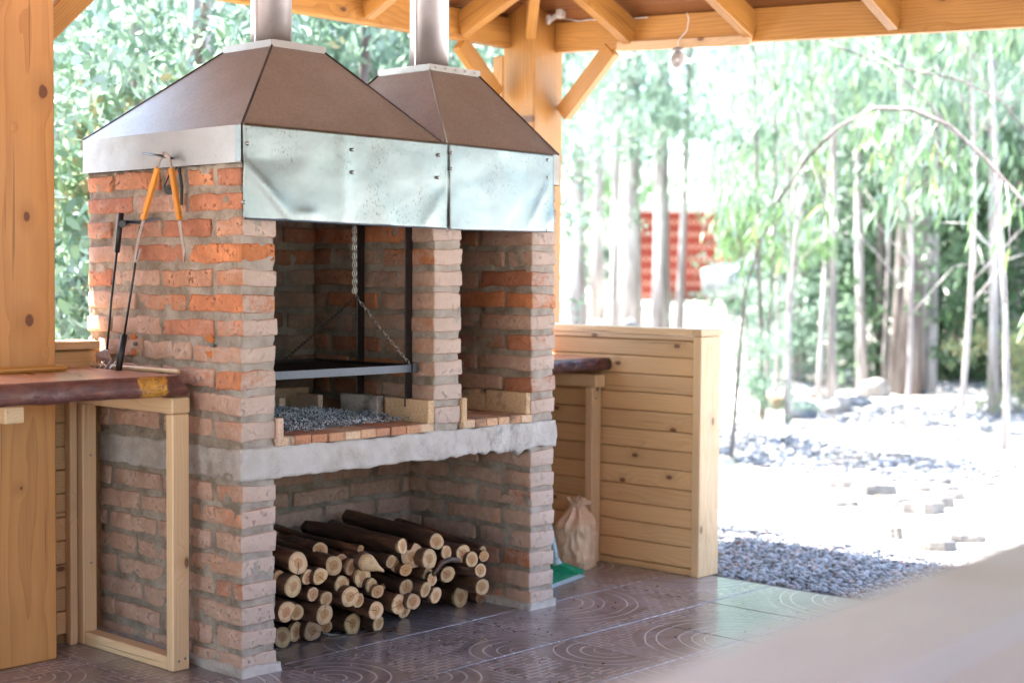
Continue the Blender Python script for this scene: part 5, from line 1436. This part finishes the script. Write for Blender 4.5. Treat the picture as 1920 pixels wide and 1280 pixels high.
# ---- denser trees behind, each a tree --------------------------------
rg2 = random.Random(17); cnt = 0
places = []
for k in range(400):
    px = rg2.uniform(-500, 2500); d = rg2.uniform(24, 44)
    if 860 < px < 1560 and d < 41: continue
    if 1280 < px < 1600 and d < 35: continue
    p = far(px, d)
    if all((p-q).length > 2.6 for q in places): places.append(p)
    if len(places) > 46: break
for k in range(13):
    d = rg2.uniform(17, 30); px = 2350+k*260; places.append(far(px, d))
order = sorted(places, key=lambda p: (p-Vector((CX, CY, 0))).dot(RH)/(p-Vector((CX, CY, 0))).dot(FH))
for i, p in enumerate(order):
    ck = rg2.choice(['tallA', 'tallB', 'tallC', 'tallA', 'tallB'])
    tree(p, rg2.uniform(11, 15), rg2.uniform(.08, .17), ck, 'eucalyptus of the blurred far row of the wood, bright leaves hanging round a straight trunk', group='eucalyptus trees of the far row', mat=rg2.choice(['trunk', 'trunkd']), limbs=5, cs=rg2.uniform(1.1, 1.5))
# ---- foliage screen behind the barbecue (left) ------------------------
for (px, d, key, s, lab) in (
    (140, 8.4, 'bush', 1.15, 'leafy green bush close behind the knotty post'), (235, 9.0, 'bushw', 1.3, 'bush with yellowing leaves behind the left end of the grill'),
    (60, 9.6, 'bigbushg', .9, 'grey-green bush hidden partly by the knotty post'), (330, 12.0, 'bigbushg', 1.0, 'tall green bush behind the large hood'),
    (440, 12.4, 'bigbushg', 1.0, 'blue-green bush behind the large chimney pipe'), (190, 10.8, 'bigbushg', 1.0, 'tall pale bush behind the yellowing one'),
    (600, 11.5, 'bigbush', 1.0, 'green bush seen between the two hoods'), (700, 12.5, 'bigbushg', 1.0, 'pale bush behind the smaller hood'), (790, 13, 'bigbush', .8, 'bush between the smaller hood and the corner post')):
    bush(far(px, d), key, s, lab)
for i, (px, d, ck, cs) in enumerate(((120, 11.5, 'thinA', .85), (230, 11.0, 'thinB', .8), (310, 12.5, 'thinA', .9), (500, 12.0, 'thinA', .9), (560, 14.5, 'thinB', 1.), (660, 12.2, 'thinA', .85), (760, 15, 'thinA', 1.), (800, 13.5, 'thinB', .8), (850, 19, 'thinB', 1.1), (30, 13, 'thinB', 1.))):
    tree(far(px, d), 8.5, .05, ck, ['young eucalyptus with blue-green leaves', 'young eucalyptus with fresh green leaves', 'young eucalyptus with mixed pale leaves'][{'thinB': 0, 'tallC': 1, 'thinA': 2}[ck]]+' in the thicket, '+['left of the post', 'above the skirt corner', 'above the large hood', 'right of the large pipe', 'between the pipes', 'nearer the small pipe', 'behind the small pipe', 'beside the left brace', 'near the corner post', 'behind the knotty post'][i], group='young eucalyptus trees behind the grill', limbs=6, cs=cs, czs=cs*.85)
# ---- bushes on the right ------------------------------------------------
for (px, d, key, s, lab, gr) in (
    (1408, 14.6, 'bush', .34, 'dense green bush at the foot of the half wall sapling', None), (1500, 19, 'bushg', .85, 'blue-grey round-leaved bush before the parked car', None),
    (1540, 21, 'bushg', 1.3, 'silvery bush hiding the tail of the parked car', None), (1600, 23, 'bush', 1.4, 'green bush behind the pale boulders', None), (1460, 22, 'bigbushg', .5, 'tall silvery bush over the car bonnet', None),
    (1660, 24, 'bushg', 1.5, 'pale bush behind the shaggy trunk', None), (1790, 19.5, 'bushd', 1.3, 'dark green thicket at the right behind the trunks', None), (1860, 20, 'bushd', 1.4, 'dark shady thicket left of the yellow-green shrub', None), (1945, 19, 'bushd', 1.4, 'dark thicket at the right border', None),
    (1912, 15.5, 'bushw', .5, 'small yellow-green shrub at the right border', None), (1830, 19.5, 'bushw', .5, 'low tuft of dry reddish shoots beyond the gravel patch', None), (1500, 28, 'bushg', .9, 'pale bush behind the tail of the parked car', None),
    (1110, 42, 'bushg', 1.0, 'sunlit low bush left of the red shed', None)):
    bush(far(px, d), key, s, lab)
for i, (px, d, ck, cs, lab) in enumerate(((1480, 14.5, 'willowy', 1.0, 'young tree with long hanging green leaves left of the arching branch'), (1700, 14.2, 'willowy', 1.15, 'young tree whose leaves hang before the shaggy trunk'), (1800, 13.2, 'willowy', 1.1, 'young tree with hanging leaves high at the right'), (1890, 12.5, 'willowy', 1.1, 'young tree with hanging leaves at the right border'), (1500, 24, 'highB', .9, 'blue-leaved tree behind the car'), (1480, 20, 'highB', .7, 'open young tree before the car'))):
    tree(far(px, d), 4.6 if ck == 'willowy' else 7.5, .03, ck, lab, group='young eucalyptus trees at the clearing', limbs=9, cs=cs, czs=cs, curve=.3)
# ---- the arching sapling: its leaves are built one by one ------------------
def arching():
    pts = [pix(x, y, 0, 6.6) for x, y in ((1395, 560), (1420, 470), (1455, 385), (1510, 300), (1570, 240), (1640, 203), (1710, 205), (1780, 235), (1850, 300), (1925, 385), (1990, 480))]
    g0 = Vector((pts[0].x, pts[0].y+.1, gz(pts[0].x, pts[0].y)-.05))
    t = thing('arching_sapling', 'thin bare sapling bent over in a wide arch with long hanging leaves', 'sapling', g0)
    allp = [g0, g0.lerp(pts[0], .5)]+pts
    tube('stem', allp, [.016]*2+[.008, .009, .011, .013, .015, .016, .015, .014, .013, .012, .010], MAT['trunkd'], t, 8)
    rg = random.Random(2); lm_ = []
    for v in range(5):
        V, F = [], []
        n = 5; L = .17; wd = .026
        for i in range(n+1):
            s = i/n; w_ = wd/2*math.sin(PI*min(1, s*1.02+.02))**.8; c = .03*s*s*(v-2); V += [(c-w_*.3, -w_, -L*s), (c, 0, -L*s+.001), (c-w_*.3, w_, -L*s)]
        for i in range(n): q = i*3; F += [(q, q+1, q+4, q+3), (q+1, q+2, q+5, q+4)]
        me = arr_mesh('leaf', np.array(V), F, smooth=True); me.materials.append(MAT['leaf'])
        col = [(.12, .24, .06), (.16, .28, .08), (.22, .30, .18), (.28, .34, .28), (.30, .30, .08)][v]
        at = me.color_attributes.new('tint', 'FLOAT_COLOR', 'POINT'); at.data.foreach_set('color', np.tile([*col, 1], len(V))); lm_.append(me)
    for k in range(26):
        s = rg.uniform(3, 11.5); i = int(s); p = allp[i].lerp(allp[i+1], s-i)
        q = p+Vector((rg.uniform(-.15, .15), rg.uniform(-.25, .25), rg.uniform(-.35, .05))); e = q+Vector((rg.uniform(-.08, .08), rg.uniform(-.12, .12), -rg.uniform(.1, .35)))
        tube('twig', [p, q, e], [.005, .004, .002], MAT['trunk'], t, 5)
        for j in range(rg.randint(6, 11)):
            u = rg.random(); b = q.lerp(e, u) if rg.random() < .6 else p.lerp(q, .3+.7*u)
            M = Matrix.Translation(b) @ Euler((rg.gauss(0, .35), rg.gauss(0, .35), rg.uniform(0, 6.28))).to_matrix().to_4x4() @ Matrix.Scale(rg.uniform(.7, 1.25), 4)
            meshobj('leaf', rg.choice(lm_), None, t, M)
arching()
for k, (path, lab) in enumerate(((((1500, 60), (1580, 92), (1660, 120), (1720, 170), (1790, 250), (1870, 300)), 'pale bare branch slanting down from the roof edge at the upper right'), (((1610, 75), (1700, 130), (1800, 150), (1880, 190), (1935, 260)), 'second pale bare branch crossing near the right border'), (((1880, 330), (1868, 400), (1880, 480), (1885, 570)), 'thin hanging vine-like twig near the right border'))):
    o = tube('bare_branch', [pix(x, y, 0, 7.4) for x, y in path], [.011, .010, .009, .008, .007, .006][:len(path)], MAT['trunkd'], None, 7); tag(o, lab, 'branch')
# ---- far wood ---------------------------------------------------------------
def far_wood():
    rg = np.random.RandomState(3); C = []
    for k in range(5200):
        a = rg.uniform(0, 2*PI); r = rg.uniform(50, 66)
        h = 15+4*noise.noise(Vector((math.cos(a)*6, math.sin(a)*6, 1)))
        z = rg.uniform(0, 1)**.8*h; x, y = r*math.cos(a), r*math.sin(a)
        C.append((x, y, gz(x, y)+z))
    me = leaf_cloud('far_woodland', C, rg, 12, .8, .26, 2.4, .6, 'mix', six=False)
    o = meshobj('far_woodland', me, None); tag(o, 'far-off eucalyptus wood closing the view all round', 'woodland', kind='stuff')
    V = []; F = []; n = 96
    for i in range(n):
        a = 2*PI*i/n; r = 74; x, y = r*math.cos(a), r*math.sin(a); V += [(x, y, -1), (x*1.02, y*1.02, 7+gz(x, y)+3*noise.noise(Vector((math.cos(a)*9, math.sin(a)*9, 2))))]
    for i in range(n): j = (i+1) % n; F.append((2*i, 2*j, 2*j+1, 2*i+1))
far_wood()
# ---- nearer trees on the camera's side, seen only in the metal ----------------
for i in range(9):
    a = math.radians(172+i*20); r = rg2.uniform(20, 28); x, y = -1+r*math.cos(a), -2+r*math.sin(a)
    tree(Vector((x, y, gz(x, y))), rg2.uniform(9, 12), .12, rg2.choice(['tallA', 'tallC', 'tallB']), 'eucalyptus tree on the open sunny side in front of the barbecue', group='eucalyptus trees on the open side', limbs=5, cs=1.3)
    if i % 2: bush(Vector((x*.9+1, y*.9, gz(x, y))), 'bushd', 1.6, 'dark bush on the open sunny side in front of the barbecue', group='bushes on the open side')

# ---- boulders and stones -------------------------------------------------------
def boulder(px, py, rpx, mat, lab, fl=.75, name='boulder', d=None, seed=0, tiltv=0):
    z = 0.0; p = pix(px, py+rpx*.6, 2, gz(*pix(px, py+rpx*.6, 2, 0)[:2])); dist = (p-Vector((CX, CY, CZ))).length; r = rpx/FPX*dist
    bm = bmesh.new(); bmesh.ops.create_icosphere(bm, subdivisions=4, radius=1)
    for v in bm.verts:
        n = noise.noise(v.co*.9+Vector((seed*5.3, seed, 0)))*.45+noise.noise(v.co*2.6+Vector((seed, 0, 4)))*.12+noise.noise(v.co*8)*.03
        v.co *= r*(1+n); v.co.z *= fl
    o = meshobj(name, bm_mesh(name, bm, True), MAT[mat], None, Matrix.Translation(p+Vector((0, 0, r*fl*.45))) @ Matrix.Rotation(seed*1.3, 4, 'Z') @ Matrix.Rotation(tiltv, 4, 'X'))
    tag(o, lab, 'boulder', 'boulders round the tree feet'); return o
for i, (x, y, r, mt, lab) in enumerate(((1448, 752, 26, 'rocko', 'tan rounded boulder, leftmost of the group under the trees'), (1503, 765, 31, 'rockg', 'dark grey boulder right of the tan one'),
    (1562, 757, 32, 'rockw', 'pale boulder in the middle of the group'), (1612, 752, 24, 'rockg', 'grey slab-like boulder leaning by the trunks'), (1640, 725, 30, 'rockw', 'whitish boulder at the right of the group'),
    (1594, 705, 17, 'rockg', 'small grey boulder behind the pale ones'), (1530, 738, 16, 'rockw', 'small pale boulder behind the dark grey one'), (1480, 738, 12, 'rockg', 'little grey stone behind the tan boulder'), (1798, 698, 11, 'rockg', 'single small grey stone on the sunny ground right of the trunks'), (1270, 632, 16, 'rockw', 'pale stone seen just above the half wall cap'), (1180, 604, 14, 'rockg', 'grey stone at the foot of the white trunk'), (1130, 607, 12, 'rockw', 'pale stone above the half wall near the corner post'))):
    boulder(x, y, r, mt, lab, seed=i+1)
def flagstone(px, py, wpx, tpx, lab, i, yaw=0.0, tiltx=.0, hgt=.06):
    p = pix(px, py, 2, 0.0); g_ = gz(p.x, p.y); p = pix(px, py, 2, g_); dist = (p-Vector((CX, CY, CZ))).length; wd = 1.25*wpx/FPX*dist
    N = 22; V = []; F = []; rg = random.Random(i)
    prof = [(0.0, 1.0, 0), (.5, 1.02, 0), (.85, 1.0, 0), (1, .86, 0)]
    for (t_, k, _) in prof:
        for a in range(N):
            th = 2*PI*a/N; q = 1+.45*noise.noise(Vector((math.cos(th)*1.3, math.sin(th)*1.3, i*3)))+.06*noise.noise(Vector((math.cos(th)*4, math.sin(th)*4, i)))
            V.append((math.cos(th)*q*k*wd/2, math.sin(th)*q*k*wd*.36, t_*hgt+.006*noise.noise(Vector((math.cos(th)*3, math.sin(th)*3, t_*3+i)))))
    for r_ in range(3):
        for a in range(N): F.append((r_*N+a, r_*N+(a+1) % N, (r_+1)*N+(a+1) % N, (r_+1)*N+a))
    V.append((0, 0, hgt+.004)); F += [(3*N+a, 3*N+(a+1) % N, len(V)-1) for a in range(N)]; F.append(tuple(range(N))[::-1])
    ang = math.atan2(RH.y, RH.x)+yaw
    o = meshobj('flagstone', arr_mesh('flagstone', np.array(V), F, smooth=False), MAT['rockf'], None, Matrix.Translation(p+Vector((0, 0, -.022))) @ Matrix.Rotation(ang, 4, 'Z') @ Matrix.Rotation(tiltx, 4, 'X'))
    tag(o, lab, 'stone', 'flat stones in the pale ground')
for i, a in enumerate(((1568, 872, 50, 10, 'small flat stone in the pale ground, farthest of the scattered ones', 0), (1565, 912, 56, 10, 'flat stone with a dark shaded lip, leftmost of the scattered ones', .1), (1640, 925, 66, 12, 'broad flat stone right of the leftmost', .0), (1575, 948, 46, 10, 'flat stone half sunk in the ground below the leftmost', .1),
    (1680, 948, 52, 12, 'bulging stone in the middle of the scattered stones', -.2), (1728, 960, 62, 14, 'large broken stone with a steep edge', .1), (1745, 918, 80, 14, 'wide flat stone at the back right', -.1), (1785, 935, 40, 14, 'tilted stone with deep shade under it', .3), (1770, 950, 26, 12, 'small round stone before the tilted one', 0), (1808, 1012, 66, 12, 'long pointed stone lying near the bar top edge', -.25), (1760, 1030, 54, 8, 'thin flat stone next to the pointed one', .05), (1680, 1010, 18, 8, 'pebble-sized stone alone on the pale ground', 0))):
    flagstone(a[0], a[1], a[2], a[3], a[4], i, a[5], tiltx=-.16, hgt=.055+.015*(i % 3))
# wire mesh lying on the ground behind the stones
def wire():
    t = thing('wire_mesh', 'rusty wire mesh panel lying on the pale ground beyond the flat stones', 'wire mesh', pix(1660, 850, 2, -.02))
    a = pix(1560, 868, 2, .0); b = pix(1790, 872, 2, .0); c = pix(1520, 845, 2, .0)
    for i in range(6):
        tube('wire', [a+(c-a)*i/5+Vector((0, 0, gz(a.x, a.y)+.02)), b+(c-a)*i/5+Vector((0, 0, gz(b.x, b.y)+.02))], .003, MAT['rebar'], t, 5)
    for i in range(19):
        p = a+(b-a)*i/18; tube('wire', [p+Vector((0, 0, gz(p.x, p.y)+.024)), p+(c-a)+Vector((0, 0, gz(p.x, p.y)+.024))], .003, MAT['rebar'], t, 5)
wire()

# ---- red slatted shed ---------------------------------------------------------------
def shed():
    o0 = far(1300, 38); t = thing('red_shed', 'red slatted shed wall with pale horizontal rails and light roof beyond the trunks', 'shed', o0)
    X_, Y_ = RH, FH; s = 38/FPX; zb_ = pix(1300, 575, 2, 0); 
    def P(px, py, dd=0): 
        q = Vector((CX, CY, 0))+FH*(38+dd)+RH*((px-960)*s); q.z = CZ+(526-py)*s*1.0; return q
    def slab(name, a, b, dep, mat, d0=0):   # box from pixel-sized offsets
        A = P(*a, d0); B_ = P(*b, d0); cx_ = (A+B_)/2+FH*dep/2; L = abs((B_-A).dot(RH)); H = abs(A.z-B_.z)
        M = Matrix(((RH.x, FH.x, 0, cx_.x), (RH.y, FH.y, 0, cx_.y), (0, 0, 1, cx_.z), (0, 0, 0, 1)))
        return meshobj(name, box_mesh(round(L, 3), round(dep, 3), round(H, 3), .0, name+mat.name), mat, t, M)
    slab('wall', (1188, 402), (1470, 588), .2, MAT['redslat'], .08)
    for i in range(27): slab('slat', (1192+i*10.3, 404), (1192+i*10.3+5.6, 580), .035, MAT['redslat'], .02)
    for i in range(8):
        y = 418+i*23.0
        slab('rail', (1190, y), (1470, y+7), .025, MAT['palerail'], .053)
    slab('side_wall', (1462, 402), (1470, 588), 3.0, MAT['redslat'], .30)
    slab('side_wall', (1188, 402), (1196, 588), 3.0, MAT['redslat'], .30)
    slab('roof', (1172, 386), (1486, 398), 3.6, MAT['roofsheet'], -.3)
    slab('door_step', (1260, 582), (1330, 592), .5, MAT['roofsheet'], -.6)
shed()
# ---- parked car ------------------------------------------------------------------------
def car():
    p0 = far(1520, 31.5); t = thing('parked_car', 'silver car parked behind the saplings beside the red shed', 'car', p0, math.atan2(RH.y, RH.x)+.25)
    M = WM[t.name]
    prof = [(-2.1, .45), (-2.12, .85), (-1.95, 1.0), (-1.1, 1.08), (-.45, 1.58), (.9, 1.62), (1.75, 1.2), (2.05, 1.08), (2.1, .5), (1.9, .32), (-1.95, .32)]
    def ext(name, pr, w0, w1, mat, inset=None):
        V = []; n = len(pr)
        for yy, k in ((-w0, 0), (-w1, 1), (w1, 1), (w0, 0)):
            for (x, z) in pr: V.append((x*(1-.0*k), yy*(1 if z < 1.1 else .84), z+(.02 if k else 0)))
        F = []
        for r_ in range(3):
            for i in range(n): j = (i+1) % n; F.append((r_*n+i, r_*n+j, (r_+1)*n+j, (r_+1)*n+i))
        F.append(tuple(range(n))[::-1]); F.append(tuple(3*n+i for i in range(n)))
        bm = bmesh.new(); me = arr_mesh(name, np.array(V), F); bm.from_mesh(me); bmesh.ops.recalc_face_normals(bm, faces=bm.faces); bmesh.ops.bevel(bm, geom=list(bm.edges), offset=.035, segments=2, affect='EDGES'); m2 = bm_mesh(name, bm, True); m2.materials.append(mat)
        return put(bpy.data.objects.new(name, m2), t, M)
    body = ext('body', prof, .86, .6, MAT['carpaint'])
    def pl(name, pts, mat, par=None):
        me = arr_mesh(name, np.array(pts), [tuple(range(len(pts)))]); bm = bmesh.new(); bm.from_mesh(me); r_ = bmesh.ops.solidify(bm, geom=list(bm.faces), thickness=.02); m2 = bm_mesh(name, bm); m2.materials.append(mat); return put(bpy.data.objects.new(name, m2), t, M)
    for sy in (-1, 1):
        pl('side_window', [(-.85, sy*.80, 1.14), (.05, sy*.80, 1.14), (.05, sy*.755, 1.52), (-.42, sy*.755, 1.50)], MAT['glass'])
        pl('side_window', [(.12, sy*.80, 1.14), (1.15, sy*.80, 1.14), (.85, sy*.755, 1.52), (.12, sy*.755, 1.52)], MAT['glass'])
        o = tube('mirror', [M @ Vector((-.85, sy*.88, 1.12)), M @ Vector((-.85, sy*1.02, 1.14))], .07, MAT['glass'], t, 8)
        for x in (-1.3, 1.32):
            w_ = tube('wheel', [M @ Vector((x, sy*.70, .32)), M @ Vector((x, sy*.90, .32))], .33, MAT['tyre'], t, 20)
            r_ = tube('rim', [M @ Vector((x, sy*.88, .32)), M @ Vector((x, sy*.912, .32))], .20, MAT['chrome'], w_, 14)
        tube('headlight', [M @ Vector((-2.04, sy*.62, .86)), M @ Vector((-2.16, sy*.62, .84))], .10, MAT['clear'], t, 12)
    pl('windscreen', [(-1.12, -.70, 1.12), (-1.12, .70, 1.12), (-.50, .66, 1.60), (-.50, -.66, 1.60)], MAT['glass'])
    pl('rear_window', [(1.72, -.66, 1.24), (1.72, .66, 1.24), (1.0, .64, 1.60), (1.0, -.64, 1.60)], MAT['glass'])
car()
# leaf litter and twigs on the sunny ground
def litter():
    rg = np.random.RandomState(12); C = []
    for k in range(1500):
        d = rg.uniform(9, 30); px = rg.uniform(1000, 2100); p = far(px, d)
        if p.x < 3.9 and p.y < 2: continue
        if noise.noise(Vector((p.x*.4, p.y*.4, 2))) < -.05: continue
        C.append((p.x, p.y, p.z+.015))
    me = leaf_cloud('leaf_litter', C, rg, 3, .13, .028, .25, 0.0, 'warm', six=False)
    V = np.zeros(len(me.vertices)*3); me.vertices.foreach_get('co', V); V = V.reshape(-1, 3)
    for i in range(0, len(V), 4):
        g = gz(V[i][0], V[i][1]); zz = V[i:i+4, 2]; V[i:i+4, 2] = g+.006+np.abs(zz-zz[0])*.18
    me.vertices.foreach_set('co', V.ravel()); me.update()
    tag(meshobj('leaf_litter', me), 'dry fallen leaves scattered over the pale ground', 'leaves', kind='stuff')
litter()
